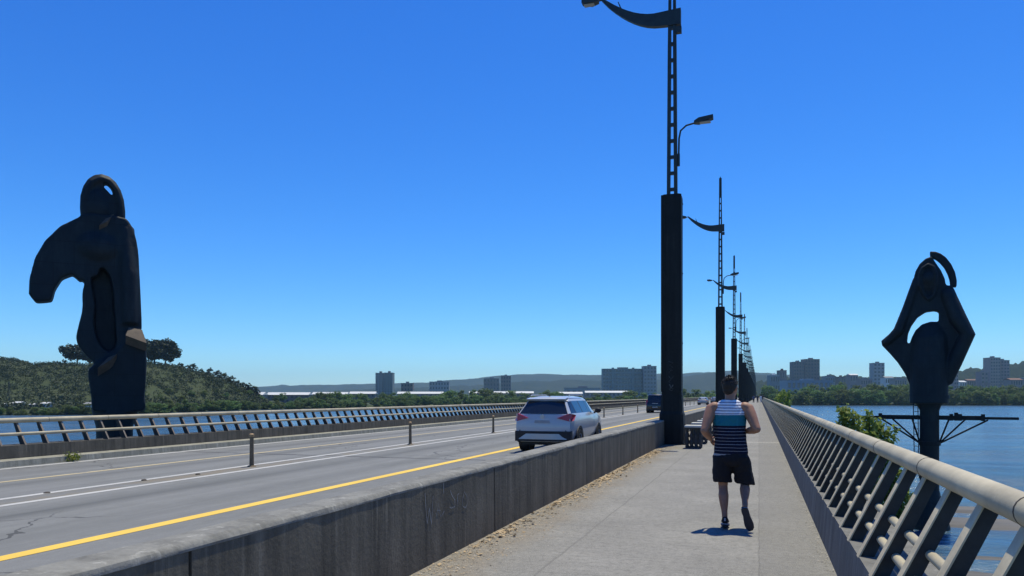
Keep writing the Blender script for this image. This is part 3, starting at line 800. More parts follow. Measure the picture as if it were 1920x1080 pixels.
# ------------------------------------------------------------------ people
def remesh(o, v, it=6, fac=.5):
    m = o.modifiers.new('remesh', 'REMESH'); m.mode = 'VOXEL'; m.voxel_size = v; m.use_smooth_shade = True
    m = o.modifiers.new('smooth', 'SMOOTH'); m.iterations = it; m.factor = fac
    return o
def ering(cx, cy, z, rx, ry, n=20, tx=0.0, ty=0.0):
    return [(cx + rx*math.cos(2*PI*k/n), cy + ry*math.sin(2*PI*k/n), z + tx*rx*math.cos(2*PI*k/n) + ty*ry*math.sin(2*PI*k/n)) for k in range(n)]
def jogger():
    J = Vector((-.325, 9.2, 0))
    t = thing('person', 'jogger in a striped teal tank top and dark shorts running away along the footpath', 'person', J, 0)
    b = MB()
    # trunk: pelvis to neck, leaning a little forward (+y)
    b.loft([ering(.02,.0,.80,.10,.09), ering(.02,.0,.86,.16,.115), ering(.015,.0,.93,.172,.122), ering(.0,.01,1.03,.158,.108), ering(-.005,.025,1.13,.157,.105), ering(-.01,.04,1.25,.172,.112),
            ering(-.01,.055,1.36,.180,.112), ering(-.01,.06,1.43,.172,.10), ering(-.01,.062,1.485,.125,.082), ering(-.01,.065,1.52,.068,.068)])
    b.tube([(-.01,.062,1.45), (-.005,.08,1.55), (.0,.10,1.63)], [.075, .060, .060], 16)
    # head, jaw, nose, ears (turned slightly right)
    hrot = Matrix.Rotation(-.45, 3, 'Z')
    hc = Vector((.0, .10, 1.685))
    b.ell(hc, (.078, .100, .112), 20, 14, hrot)
    b.ell(hc + hrot @ Vector((0, .035, -.055)), (.060, .068, .068), 16, 10, hrot)
    b.tube([hc + hrot @ Vector((0,.095,.015)), hc + hrot @ Vector((0,.122,-.022)), hc + hrot @ Vector((0,.098,-.03))], [.010, .016, .012], 8, roundcap=True)
    for s in (-1, 1):
        b.ell(hc + hrot @ Vector((s*.082, -.005, -.012)), (.012, .022, .034), 10, 8, hrot)
    b.ell(hc + hrot @ Vector((0, .098, -.062)), (.026, .012, .007), 10, 6, hrot); b.ell(hc + hrot @ Vector((0, .096, -.076)), (.022, .012, .007), 10, 6, hrot)
    # arms bent at the elbow
    def arm(sh, el, wr, side):
        sh, el, wr = Vector(sh), Vector(el), Vector(wr)
        b.tube([sh + Vector((-side*.04, 0, .02)), sh, sh.lerp(el,.25), sh.lerp(el,.5), sh.lerp(el,.8), el], [.068, .071, .068, .063, .053, .048], 14, roundcap=True)
        b.tube([el, el.lerp(wr,.3), el.lerp(wr,.65), wr], [.048, .051, .041, .030], 14, roundcap=True)
        d = (wr - el).normalized(); u = d.cross(Vector((0,0,1))).normalized(); w_ = u.cross(d)
        palm = wr + d * .055
        pr = Matrix((u, d, w_)).transposed()
        b.ell(palm, (.018, .052, .042), 12, 8, pr)
        for k in range(4):                                # loosely curled fingers
            base = wr + d * .10 + w_ * (.03 - .02*k); ln = (.034, .038, .036, .028)[k]
            b.tube([base - d*.02, base + d*ln*.7, base + d*ln*.75 + u*(-side)*ln*.9, base + d*ln*.2 + u*(-side)*ln*1.3], [.0095, .009, .0085, .0075], 8, roundcap=True)
        b.tube([wr + d*.035 + w_*.03, wr + d*.075 + w_*.056 + u*(-side)*.012, wr + d*.105 + w_*.05 + u*(-side)*.028], [.012, .0105, .009], 8, roundcap=True)
    arm((-.222,.05,1.42), (-.292,-.09,1.165), (-.235,.12,1.055), -1)
    arm((.205,.05,1.42), (.300,-.085,1.19), (.17,.13,1.15), 1)
    for s, x in ((-1, -.21), (1, .195)): b.ell((x, .052, 1.425), (.066, .066, .066), 14, 10)
    # legs
    def leg(hip, kn, an, side):
        hip, kn, an = Vector(hip), Vector(kn), Vector(an)
        b.tube([hip, hip.lerp(kn,.3), hip.lerp(kn,.65), kn], [.092, .085, .070, .055], 16, roundcap=True)
        c = an - kn; bk = Vector((0, -1, 0)) - c.normalized() * (Vector((0,-1,0)).dot(c.normalized())); bk.normalize()
        P = [kn, kn.lerp(an,.15)+bk*.006, kn.lerp(an,.32)+bk*.018, kn.lerp(an,.5)+bk*.014, kn.lerp(an,.75)+bk*.002, an]
        b.tube(P, [.055, .054, .060, .053, .036, .032], 16, roundcap=True)
    kl, al = (-.085, .055, .50), (-.057, -.09, .115)
    kr, ar_ = (.165, .115, .53), (.172, -.235, .30)
    leg((-.085, 0, .90), kl, al, -1); leg((.105, 0, .90), kr, ar_, 1)
    # feet inside the shoes
    b.tube([al, (-.058, -.085, .075)], [.032, .028], 10, roundcap=True)
    b.tube([ar_, (.175, -.245, .27)], [.031, .026], 10, roundcap=True)
    remesh(b.build('body', M['skin'], t), .0075, 5)
    e = MB()
    for s in (-1, 1): e.ell(hc + hrot @ Vector((s*.031, .088, .012)), (.012, .012, .012), 8, 6)
    e.build('eyes' if False else 'eye', M['eye'], t, 3.2)
    # hair: short, tousled cap of the skull plus tufts
    h = MB(); h.ell(hc + hrot @ Vector((0, -.022, .022)), (.088, .098, .108), 24, 16, hrot)
    h.ell(hc + hrot @ Vector((0, -.055, -.035)), (.068, .055, .06), 16, 10, hrot)
    rr = random.Random(3)
    for k in range(240):
        a = rr.uniform(0, 2*PI); ph = rr.uniform(.0, 1.5)
        d = Vector((math.cos(a)*math.cos(ph), math.sin(a)*math.cos(ph), math.sin(ph)))
        if d.y > .55 and d.z < .5: continue
        p = hc + hrot @ Vector((d.x*.084, -.022 + d.y*.094, .022 + d.z*.104)); dd = (hrot @ d + Vector((rr.uniform(-.6,.6), rr.uniform(-.6,.6), rr.uniform(-.2,.5)))).normalized()
        h.tube([p, p + dd * rr.uniform(.012,.028)], [.008, .002], 5)
    h.build('hair', M['hair'], t, 1.2)
    # tank top with shoulder straps (closed cloth around trunk)
    c = MB()
    c.loft([ering(.005,.005,.862,.196,.140,ty=.03), ering(.01,.005,.90,.197,.140), ering(.005,.008,1.0,.190,.132), ering(-.005,.02,1.10,.183,.126), ering(-.008,.035,1.2,.186,.128), ering(-.01,.045,1.29,.193,.130),
            ering(-.01,.055,1.37,.192,.126), ering(-.01,.06,1.43,.178,.117), ering(-.01,.062,1.478,.160,.102), ering(-.01,.064,1.508,.128,.088), ering(-.01,.066,1.530,.085,.076)])
    o = remesh(c.build('tank_top', M['tank'], t), .009, 3)
    tx = bpy.data.textures.new('cloth_folds', 'CLOUDS'); tx.noise_scale = .09
    dm = o.modifiers.new('folds', 'DISPLACE'); dm.texture = tx; dm.strength = .03; dm.mid_level = .5; dm.texture_coords = 'LOCAL'
    # shorts
    s_ = MB()
    s_.loft([ering(.01,.005,.935,.178,.130), ering(.015,.002,.87,.198,.142), ering(.015,.0,.80,.196,.140), ering(.02,.005,.745,.150,.115)])
    s_.loft([ering(-.088,.0,.86,.112,.130), ering(-.092,.012,.75,.113,.128), ering(-.095,.03,.64,.113,.124), ering(-.093,.045,.545,.112,.120)])
    s_.loft([ering(.11,.0,.86,.112,.130), ering(.128,.03,.75,.113,.128), ering(.148,.06,.64,.115,.124), ering(.166,.085,.53,.116,.118,tx=-.12)])
    o = remesh(s_.build('shorts', M['shorts'], t), .009, 3)
    dm = o.modifiers.new('folds', 'DISPLACE'); dm.texture = tx; dm.strength = .028; dm.mid_level = .5; dm.texture_coords = 'LOCAL'
    # shoes: loft along the foot; heel -> toe in a frame (a=along, u=up, s=side)
    def shoe(heel, toe, up):
        heel, toe = Vector(heel), Vector(toe); a = (toe - heel); Lh = a.length; a.normalize()
        u = (Vector(up) - a * Vector(up).dot(a)).normalized(); s = a.cross(u)
        def rings(prof, n=14):
            out = []
            for f, wd, lo, hi in prof:
                c_ = heel + a * (f * Lh); mid = (lo + hi) / 2; hh = (hi - lo) / 2
                out.append([c_ + s * (wd*math.cos(2*PI*k/n)) + u * (mid + hh * math.sin(2*PI*k/n)) for k in range(n)])
            return out
        sh = MB(); sh.loft(rings([(0,.022,.02,.07), (.03,.034,.015,.095), (.14,.038,.015,.108), (.3,.038,.015,.10), (.5,.043,.015,.085), (.72,.048,.015,.065), (.9,.042,.015,.052), (1.0,.02,.018,.036)]))
        so_ = sh.build('shoe', M['shoe'], t, 1.3)
        sl = MB(); pro = [(-.02,.024), (.03,.036), (.15,.040), (.35,.037), (.55,.045), (.75,.050), (.92,.043), (1.02,.02)]
        sl.loft([[heel + a*(f*Lh) + s*wd*q + u*z for q, z in ((-1,-.012),(1,-.012),(1.03,.014),(-1.03,.014))] for f, wd in pro]); sl.build('sole', M['sole'], so_)
        tr = MB(); tr.loft([[heel + a*(f*Lh) + s*wd*1.05*q + u*z for q, z in ((-1,.008),(1,.008),(1.0,.02),(-1.0,.02))] for f, wd in pro]); tr.build('sole_edge', M['trim'], so_)
        tb = MB(); tb.tube([heel + a*(-.012) + u*.05, heel + a*(-.010) + u*.085], [.009, .007], 6); tb.build('heel_tab', M['trim'], so_)
    shoe((-.055, -.145, .055), (-.062, .125, .02), (0, .2, 1))
    shoe((.165, -.30, .285), (.235, -.225, .03), (-.1, .9, .35))
    return t
jogger()
def walker(label, zc, px, shirt, trousers, h=1.7, ph=0.0, group=None):
    p = atz(px, zc, 0)
    t = thing('person', label, 'person', p, 0, group); k = h / 1.7
    b = MB()
    b.loft([[(x*k, y*k, z*k) for x, y, z in r] for r in (ering(0,0,.85,.15,.11,12), ering(0,0,1.05,.14,.10,12), ering(0,0,1.3,.18,.11,12), ering(0,0,1.42,.14,.08,12), ering(0,0,1.48,.05,.05,12))])
    b.tube([(0,0,1.44*k), (0,.01,1.52*k)], .05*k, 10); b.ell((0,.01,1.6*k), (.075*k,.09*k,.105*k), 12, 8)
    for s in (-1, 1):
        b.tube([(s*.2*k,0,1.4*k), (s*.25*k,s*ph*.1,1.1*k), (s*.26*k,s*ph*.2+.05,.82*k)], [.05*k,.042*k,.03*k], 8, roundcap=True)
        b.tube([(s*.09*k,0,.9*k), (s*.095*k,-s*ph*.16+.03,.48*k), (s*.095*k,-s*ph*.3,.06*k)], [.085*k,.06*k,.04*k], 8, roundcap=True)
        b.tube([(s*.095*k,-s*ph*.3-.05,.04*k), (s*.1*k,-s*ph*.3+.17,.035*k)], [.04*k,.035*k], 8, roundcap=True)
    remesh(b.build('body', M['skin'], t), .022, 3)
    c = MB(); c.loft([[(x*k, y*k, z*k) for x, y, z in r] for r in (ering(0,0,.84,.185,.14,12), ering(0,0,1.05,.17,.125,12), ering(0,0,1.3,.21,.14,12), ering(0,0,1.42,.18,.11,12), ering(0,0,1.47,.08,.08,12))])
    for s in (-1, 1): c.tube([(s*.18*k,0,1.4*k), (s*.24*k,s*ph*.08,1.15*k)], [.075*k,.065*k], 10)
    c.build('shirt', shirt, t, 1.0)
    c = MB()
    for s in (-1, 1): c.tube([(s*.085*k,0,.9*k), (s*.095*k,-s*ph*.16+.03,.48*k), (s*.095*k,-s*ph*.29,.1*k)], [.105*k,.08*k,.062*k], 10)
    c.build('trousers', trousers, t, 1.0)
    MB().ell((0,-.01,1.635*k), (.083*k,.095*k,.09*k), 12, 8).build('hair', M['hair'], t, 3.2)
    return t
walker('far walker in a dark shirt, leftmost on the path past the jogger', 166, 1413, M['cloth_blue'], M['cloth_dark'], 1.68, .8)
walker('far walker in dark clothes, between the lamp row and the one in white', 164, 1420.5, M['cloth_dark'], M['cloth_dark'], 1.74, -.6)
walker('far person in white clothes in the middle of the path', 176, 1426.5, M['shirt_white'], M['shirt_white'], 1.72, .5)
walker('far person in dark clothes close to the railing end', 170, 1430.8, M['cloth_dark'], M['cloth_blue'], 1.76, .4)

# ------------------------------------------------------------------ statues
def poly_slab(b, outer, holes, y0, y1, cut=None):
    bm = bmesh.new(); edges = []
    for loop in [outer] + holes:
        vs = [bm.verts.new((x, 0, z)) for x, z in loop]
        for i in range(len(vs)): edges.append(bm.edges.new((vs[i], vs[(i+1) % len(vs)])))
    bmesh.ops.triangle_fill(bm, use_beauty=True, use_dissolve=False, edges=edges)
    bm.verts.index_update(); vs = [v.co.copy() for v in bm.verts]; fs = [[v.index for v in f.verts] for f in bm.faces]
    n = len(vs); V = [(v.x, y0, v.z) for v in vs] + [(v.x, y1, v.z) for v in vs]
    bd = [(e.verts[0].index, e.verts[1].index) for e in bm.edges if len(e.link_faces) == 1]
    # orient consistently through normals recalculation later (voxel remesh does not mind)
    FS = [tuple(f) for f in fs] + [tuple(i + n for i in f[::-1]) for f in fs] + [(a, c, c + n, a + n) for a, c in bd]
    bm.free()
    m2 = bmesh.new(); mv = [m2.verts.new(v) for v in V]
    for f in FS: m2.faces.new([mv[i] for i in f])
    bmesh.ops.recalc_face_normals(m2, faces=m2.faces); m2.verts.index_update()
    b.add([v.co.copy() for v in m2.verts], [tuple(v.index for v in f.verts) for f in m2.faces]); m2.free()
def smooth_loop(pts, it=1):
    for _ in range(it):
        out = []
        for i in range(len(pts)):
            a, c = Vector(pts[i]), Vector(pts[(i+1) % len(pts)])
            out += [tuple(a*.75 + c*.25), tuple(a*.25 + c*.75)]
        pts = out
    return pts
# left statue (robed figure with one sweeping sleeve)
ZL = 28.0
PHL = math.atan((960 - 215) / F); KL = math.cos(PHL)
pl_ = atz(215, ZL, WATER)
st = thing('statue', 'large dark bronze robed figure with one sweeping sleeve beyond the far railing', 'statue', pl_, TH + PHL)
def L(cx, cy):       # crop pixel -> local (x, z)
    px = 40 + cx / 2.077; py = 310 + cy / 2.077
    return ((px - 215) / F * ZL * KL, CAMZ - (py - VY) / F * ZL - WATER)
def LP(lst): return [L(*p) for p in lst]
b = MB()
torso = LP([(232,205),(235,240),(262,330),(250,470),(240,510),(243,570),(225,640),(215,690),(245,735),(280,768),(300,790),(400,790),(470,660),(468,560),(462,450),(457,340),(445,275),(425,228),(400,205)])
hollow = LP([(285,415),(270,440),(280,500),(290,560),(282,620),(300,700),(345,735),(372,700),(368,640),(362,560),(355,470),(340,425),(312,405)])
poly_slab(b, smooth_loop(torso), [smooth_loop(hollow)], -.5, .1)
poly_slab(b, smooth_loop(torso), [], .02, .45)
sleeve = LP([(250,212),(160,265),(105,325),(70,390),(50,470),(48,525),(70,553),(128,545),(140,500),(165,458),(205,440),(228,462),(300,440),(330,300)])
poly_slab(b, sleeve, [], -.5, .3)
skirt = LP([(285,780),(258,800),(275,900),(275,945),(290,962),(480,962),(485,935),(480,900),(490,780),(487,700),(476,645),(420,640),(390,720)])
poly_slab(b, smooth_loop(skirt), [], -.6, .5)
# right-hand robe column in front, a fold edge, and a bowed left fold
xr, z0r = L(425, 620); _, z1r = L(425, 235); 
b.loft([ering(xr-.02, -.30, z0r-.0, .32, .42, 16), ering(xr-.06, -.34, (z0r+z1r)/2, .35, .42, 16), ering(xr-.18, -.2, z1r-.1, .32, .34, 16), ering(xr-.28, -.05, z1r+.15, .2, .25, 16)])
# chest bulge
b.ell((L(300,330)[0], -.3, L(300,330)[1]), (.80, .42, .62), 18, 12)
remesh(b.build('figure', M['bronze'], st), .06, 5, .5)
# domed hood with a crescent opening, a raised rim and the shadowed face
b = MB()
dome = LP([(236,235),(231,185),(233,140),(243,103),(262,72),(286,54),(314,47),(343,53),(368,72),(388,102),(400,138),(405,180),(405,232),(320,262)])
cres = LP([(318,77),(334,77),(350,92),(359,118),(357,132),(347,120),(334,107),(323,98)])
poly_slab(b, dome, [cres], -.32, .30)
b.tube([(L(*p)[0], -.30, L(*p)[1]) for p in [(250,225),(248,170),(256,118),(280,82),(312,66),(344,74),(370,104),(384,145),(388,190),(388,232)]], .12, 10, roundcap=True)
b.ell((L(298,172)[0], -.28, L(298,172)[1]), (.40, .22, .62), 18, 12)
remesh(b.build('hood', M['bronze'], st), .05, 3)
def wedge(p4, y0, y1, name):
    q = LP(p4); b = MB(); n = len(q)
    b.add([(x, y0, z) for x, z in q] + [(x, y1, z) for x, z in q], [tuple(range(n)), tuple(range(n, 2*n))[::-1]] + [(i, n+i, n+(i+1) % n, (i+1) % n) for i in range(n)])
    o = b.build(name, M['sunlit_bronze'], st); return o
# sloping ledges where the robe breaks, sunlight painted on as lighter brown bronze
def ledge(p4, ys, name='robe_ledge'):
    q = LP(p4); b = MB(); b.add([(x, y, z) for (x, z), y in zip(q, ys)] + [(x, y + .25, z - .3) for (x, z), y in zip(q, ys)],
        [(0,1,2,3),(4,7,6,5),(0,4,5,1),(1,5,6,2),(2,6,7,3),(3,7,4,0)]); return b.build(name, M['sunlit_bronze'], st)
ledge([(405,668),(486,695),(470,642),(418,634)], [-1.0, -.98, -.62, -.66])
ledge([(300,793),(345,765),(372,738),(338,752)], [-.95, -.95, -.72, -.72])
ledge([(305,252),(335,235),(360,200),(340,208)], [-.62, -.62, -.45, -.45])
b = MB(); b.loft([ering(0, .05, 0 - 3, .62, .62, 20), ering(0, .05, L(0,958)[1]-.6, .62, .62, 20), ering(0.02, .05, L(0,958)[1]-.15, .75, .72, 20), ering(.02, .05, L(0,958)[1]+.15, .8, .7, 20)])
b.build('pedestal', M['bronze'], st, .6)

# right statue: hooded figure with an arched opening on a pole in the river
ZR = 44.7
PHR = math.atan((1742.5 - 960) / F); KR = math.cos(PHR)
st2 = thing('statue', 'dark bronze hooded figure with arched opening on a pole in the river', 'statue', atz(1742.5, ZR, WATER), TH - PHR)
def Q(cx, cy):
    px = 1600 + cx / 2.25; py = 450 + cy / 2.25
    return ((px - 1742.5) / F * ZR * KR, CAMZ - (py - VY) / F * ZR - WATER)
def QP(lst): return [Q(*p) for p in lst]
b = MB()
out = QP([(330,73),(305,80),(280,100),(262,130),(250,175),(230,240),(205,310),(180,372),(145,395),(113,420),(116,440),(150,475),(185,515),(215,560),(238,610),(252,660),(260,680),(385,680),(388,650),(388,608),(418,605),(435,545),(460,480),(500,422),(502,402),(480,350),(450,285),(428,225),(415,200),(390,198),(385,170),(370,135),(350,105)])
hole = QP([(231,452),(226,425),(230,392),(244,360),(270,325),(305,304),(340,301),(360,307),(359,348),(325,346),(290,356),(262,380),(246,410)])
poly_slab(b, out, [hole], -.35, .35)
x0, z0 = Q(310, 690); _, z1 = Q(310, 352)
b.loft([ering(Q(318,0)[0], -.15, z0, 1.03, .9, 20), ering(Q(318,0)[0], -.25, (z0+z1)/2, 1.02, .75, 20), ering(Q(322,0)[0], -.22, z1-.85, .90, .6, 20), ering(Q(326,0)[0], -.12, z1-.12, .55, .38, 20)])
b.ell((Q(318,170)[0], -.22, Q(318,170)[1]), (.5, .35, .75), 16, 12)
b.tube([(Q(400,240)[0], -.3, Q(400,240)[1]), (Q(440,340)[0], -.45, Q(440,340)[1]), (Q(478,405)[0], -.5, Q(478,405)[1]), (Q(425,520)[0], -.35, Q(425,520)[1]), (Q(402,595)[0], -.25, Q(402,595)[1])], [.4, .45, .4, .4, .25], 12, roundcap=True)
b.tube([(Q(268,170)[0], -.2, Q(268,170)[1]), (Q(224,290)[0], -.3, Q(224,290)[1]), (Q(188,380)[0], -.45, Q(195,380)[1]), (Q(140,425)[0], -.35, Q(140,425)[1])], [.25, .26, .28, .22], 12, roundcap=True)
b.tube([(Q(*p)[0], -.5, Q(*p)[1]) for p in [(283,195),(280,150),(292,122),(316,108),(338,120),(349,152),(350,195)]], .10, 8, roundcap=True)
b.tube([(Q(*p)[0], -.48, Q(*p)[1]) for p in [(283,195),(300,235),(320,255),(340,235),(350,195)]], .09, 8, roundcap=True)
b.ell((Q(317,165)[0], -.42, Q(317,165)[1]), (.30, .28, .42), 14, 10)
remesh(b.build('figure', M['bronze'], st2), .06, 2, .5)
b = MB()
halo_o = [(322,50),(345,52),(368,62),(390,80),(412,110),(428,145),(435,180),(434,206)]
halo_i = [(408,206),(404,175),(396,150),(382,122),(362,98),(345,84),(324,76)]
poly_slab(b, QP(halo_o + halo_i), [], -.22, .22); remesh(b.build('halo', M['bronze'], st2), .06, 2)
zt = Q(0, 690)[1]; zb_ = Q(0, 706)[1]
px0 = Q(321, 0)[0]
b = MB(); b.loft([ering(px0, 0, -3, .52, .52, 20), ering(px0, 0, zb_-.2, .52, .52, 20), ering(px0, 0, zb_+.1, .62, .62, 20), ering(px0, -.05, Q(0,668)[1], 1.06, .95, 20), ering(px0, -.05, Q(0,655)[1], 1.06, .95, 20)])
b.build('pole', M['bronze'], st2, .6)
# lower flared part seen through the railing, down to the water
b = MB(); b.loft([ering(px0, 0, -2, 1.1, 1.1, 20), ering(px0, 0, .15, 1.1, 1.1, 20), ering(px0, 0, .5, 1.0, 1.0, 20), ering(px0, 0, 1.9, .62, .62, 20), ering(px0, 0, 2.3, .53, .53, 20)])
b.build('pier_foot', M['bronze'], st2, .6)
xb0, zb0 = Q(-60, 748); xb1, _ = Q(680, 747)
b = MB(); b.box(xb0, xb1, -.06, .06, zb0 - .09, zb0 + .06); b.box(Q(100,0)[0], Q(545,0)[0], -.12, .12, zb0 - .14, zb0 + .12)
for cx in (108, 412, 432, 448, 540): b.box(Q(cx-8,0)[0], Q(cx+8,0)[0], -.14, .14, zb0 - .18, zb0 + (.3 if cx in (432,) else .22))
b.build('crossbar', M['lamp'], st2)
zj = Q(0, 858)[1]
for cx, side in ((112,-1),(162,-1),(248,-1),(402,1),(468,1),(560,1)):
    MB().tube([(px0 + side*.5, 0, zj), (Q(cx,0)[0], 0, zb0 - .12)], .05, 8).build('strut', M['lamp'], st2, 1)
MB().tube([(px0, 0, zj - .12), (px0, 0, zj + .12)], .6, 20).build('strut_collar', M['lamp'], st2, .6)
b = MB()
for dx in (-.12, .12): b.tube([(Q(268,0)[0] + dx, -.3, 3.0), (Q(262,0)[0] + dx, -.3, Q(0,665)[1])], .025, 6)
zz = 3.2
while zz < Q(0, 668)[1]:
    b.tube([(Q(267,0)[0] - .12, -.3, zz), (Q(267,0)[0] + .12, -.3, zz)], .02, 5); zz += .35
b.build('ladder', M['lamp'], st2)

# ------------------------------------------------------------------ river, ground, hills
SH = [(-900,280),(0,299),(170,304),(300,335),(500,420),(900,560),(1423,640),(1500,617),(1920,604),(3000,600)]
RID = [(-700,694),(-200,673),(0,678),(25,676),(60,687),(110,688),(160,686),(230,680),(275,681),(320,688),(365,697),(410,710),(445,724),(470,736),(495,752)]
def shore(px): return interp(SH, px)
def ground_h(px, zc):
    s = shore(px) + 6 * noise.noise((px * .02, 3.1, 0))
    if zc < s: return max(-9.5, WATER - .9 - (s - zc) * .05) if zc < s - .001 else WATER - .9
    z = WATER - .9 + 2.3 * sm((zc - s) / 12)
    if px < 540:
        zr = CAMZ + (VY - interp(RID, px)) * 450 / F
        if zr > -4:
            t = (zc - s - 8) / (450 - s - 8)
            if t > 0:
                hgt = (zr + 5) * (sm(min(1, t)) ** .8 if t < 1 else max(0.0, 1 - (zc - 450) / 500))
                hgt += 1.6 * noise.noise((px * .016, zc * .03, 1.7)) * min(1, hgt / 8)
                z += max(0, hgt)
    return z
b = MB(); pxs = list(range(-1100, 3001, 20)); 
zcs = [6, 40, 120, 200, 260] + list(range(280, 700, 6)) + [720, 760, 820, 900, 1000, 1200, 1600, 2400, 4000, 6700]
vs = []; fs = []; W_ = len(pxs)
for zc in zcs:
    for px in pxs:
        vs.append(atz(px, zc, ground_h(px, zc)))
for j in range(len(zcs) - 1):
    for i in range(W_ - 1): a = j*W_ + i; fs.append((a, a+1, a+W_+1, a+W_))
b.add(vs, fs); structure(b.build('ground', M['ground'], None, 3.2))
b = MB(); b.add([(-900, -30, WATER), (1600, -30, WATER), (1600, 1000, WATER), (-900, 1000, WATER)], [(0,1,2,3)]); structure(b.build('river_water', M['water']))
# sandbars and shallows close to the bridge on the right
vs = []; fs = []; NX, NY = 150, 190
for j in range(NY + 1):
    for i in range(NX + 1):
        x = 2 + 78 * i / NX; y = 8 + 112 * j / NY
        a = noise.fractal(Vector((x * .035 + 3.2, y * .30, .7)), .9, 2.1, 4)
        bb = noise.fractal(Vector((x * .08, y * .12, 5.1)), .9, 2.1, 3)
        edge = sm((x - 2) / 6) * sm((y - 24) / 10) * (1 - sm((y - 62) / 18)) * (1 - sm((x - 60) / 18))
        vs.append((x, y, WATER - .35 + edge * (.33 + .30 * a + .12 * bb)))
for j in range(NY):
    for i in range(NX): a = j*(NX+1)+i; fs.append((a, a+1, a+NX+2, a+NX+1))
b = MB(); b.add(vs, fs); structure(b.build('sandbar', M['mud'], None, 3.2))
def ridge(name, prof, zc, depth, mat, base=-6, amp=1.0, step=8, fr=.02):
    vs = []; fs = []; pxs = list(range(prof[0][0], prof[-1][0] + 1, step)); n = len(pxs); rowsn = 14
    for j in range(rowsn + 1):
        t = j / rowsn; zz = zc - depth + 2 * depth * t
        prf = sm(t / .55) if t < .55 else 1 - sm((t - .55) / .45)
        for px in pxs:
            top = CAMZ + (VY - interp(prof, px)) * zc / F
            h = base + (top - base) * prf + amp * prf * (noise.fractal(Vector((px * fr, zz * .004, zc)), .8, 2, 5))
            vs.append(atz(px, zz, h))
    for j in range(rowsn):
        for i in range(n - 1): a = j*n+i; fs.append((a, a+1, a+n+1, a+n))
    b = MB(); b.add(vs, fs); return structure(b.build(name, mat, None, 3.2))
ridge('distant_hills', [(-400,735),(300,730),(480,725),(560,722),(640,720),(720,719),(800,717),(860,710),(910,707),(960,702),(1020,700),(1070,703),(1130,702),(1180,701),(1260,700),(1330,697),(1380,694),(1420,697),(1500,704),(1700,712),(2300,716)], 5500, 1000, M['hill_far'], amp=11)
ridge('distant_hills', [(560,738),(700,728),(850,724),(950,717),(1050,712),(1130,714),(1240,711),(1300,703),(1340,698),(1380,700),(1440,703),(1500,708),(1600,722),(1700,735)], 3700, 800, M['hill_far'], amp=9)
ridge('wooded_hill', [(1360,735),(1430,714),(1480,706),(1560,704),(1640,707),(1700,706),(1780,694),(1840,690),(1890,684),(1930,676),(2000,668),(2200,660),(2500,690),(2800,735)], 1900, 420, M['hill_mid'], amp=9, step=4, fr=.11)

# ------------------------------------------------------------------ trees
def leaf_cloud(b, rr, centres, per, size, squash=.9):
    for c, rad in centres:
        for _ in range(per):
            d = Vector((rr.gauss(0,1), rr.gauss(0,1), rr.gauss(0,1))).normalized() * rad * rr.uniform(.35, 1.08)
            d.z *= squash
            p = Vector(c) + d
            nrm = (d.normalized() * .7 + Vector((rr.uniform(-1,1), rr.uniform(-1,1), rr.uniform(-.4,1)))).normalized()
            u = nrm.orthogonal().normalized(); v = nrm.cross(u); s = size * rr.uniform(.6, 1.3); a = rr.uniform(0, PI)
            e1 = (u*math.cos(a) + v*math.sin(a)) * s; e2 = (v*math.cos(a) - u*math.sin(a)) * s * .62
            b.add([p - e1*.5, p + e2*.5 + nrm*.06*s, p + e1*.5, p - e2*.5 + nrm*.06*s], [(0,1,2,3)])
def tree_meshes(seed, h, cw, base, nclump, per, leaf, mat, flat=False):
    """unit trees: real metres; crown from base to h"""
    rr = random.Random(seed); cr = MB(); tr = MB(); cents = []
    zc = (h + base) / 2; hz2 = (h - base) / 2
    for _ in range(nclump):
        while True:
            x, y, z = rr.uniform(-1,1), rr.uniform(-1,1), rr.uniform(-1,1)
            q = x*x + y*y + z*z
            if .12 < q < 1 and (not flat or z > -.1 or rr.random() < .3): break
        rad = rr.uniform(.18, .36) * min(cw/2, hz2*1.2)
        cents.append((Vector((x*(cw/2 - rad*.6), y*(cw/2 - rad*.6), zc + z*(hz2 - rad*.5))), rad))
    leaf_cloud(cr, rr, cents, per, leaf)
    r0 = h * .022
    tr.tube([(0,0,-1.0), (.02*h,0,base*.6), (.0,.02*h,base+.2*(h-base)), (.03*h,0,base+.6*(h-base))], [r0*1.5, r0, r0*.7, r0*.25], 7)
    for c, rad in cents[:9]:
        s = Vector((0, .01*h, base*.7 + rr.random()*.4*(h-base))); tr.tube([s, s.lerp(c, .5) + Vector((0,0,-.03*h)), c], [r0*.4, r0*.25, r0*.08], 5)
    return cr.mesh('crown', mat), tr.mesh('trunk', M['bark'])
def plant_tree(name, label, cat, meshes, loc, s, rz, group=None, sx=1.0):
    t = thing(name, label, cat, loc, rz, group); t.scale = (s*sx, s*sx, s)
    link('crown', meshes[0], t); link('trunk', meshes[1], t)
    return t
bank = [tree_meshes(11+i, 12, (13, 11, 14, 10)[i], (-.8, -.4, -1.0, -.5)[i], (38, 32, 42, 28)[i], 60, 1.05, M['leaf_bank']) for i in range(4)]
darkv = [tree_meshes(31+i, 10, (11, 12)[i], (1.6, 2.2)[i], 46, 75, .85, M['leaf_dark']) for i in range(2)]
hillv = [tree_meshes(41+i, 8, 7, 1.0, 16, 55, .75, M['leaf_dark']) for i in range(2)]
def put_bank(px, zc, ytop, lab, grp, sx=1.0, kinds=bank, name='tree'):
    g = ground_h(px, zc); top = CAMZ + (VY - ytop) * zc / F
    ms = kinds[R.randrange(len(kinds))]; hh = 12 if kinds is bank else (10 if kinds is darkv else 8)
    s = max(.25, (top - g) / hh)
    return plant_tree(name, lab, 'tree', ms, atz(px, zc, g), s, R.uniform(0, 6.28), grp, sx)
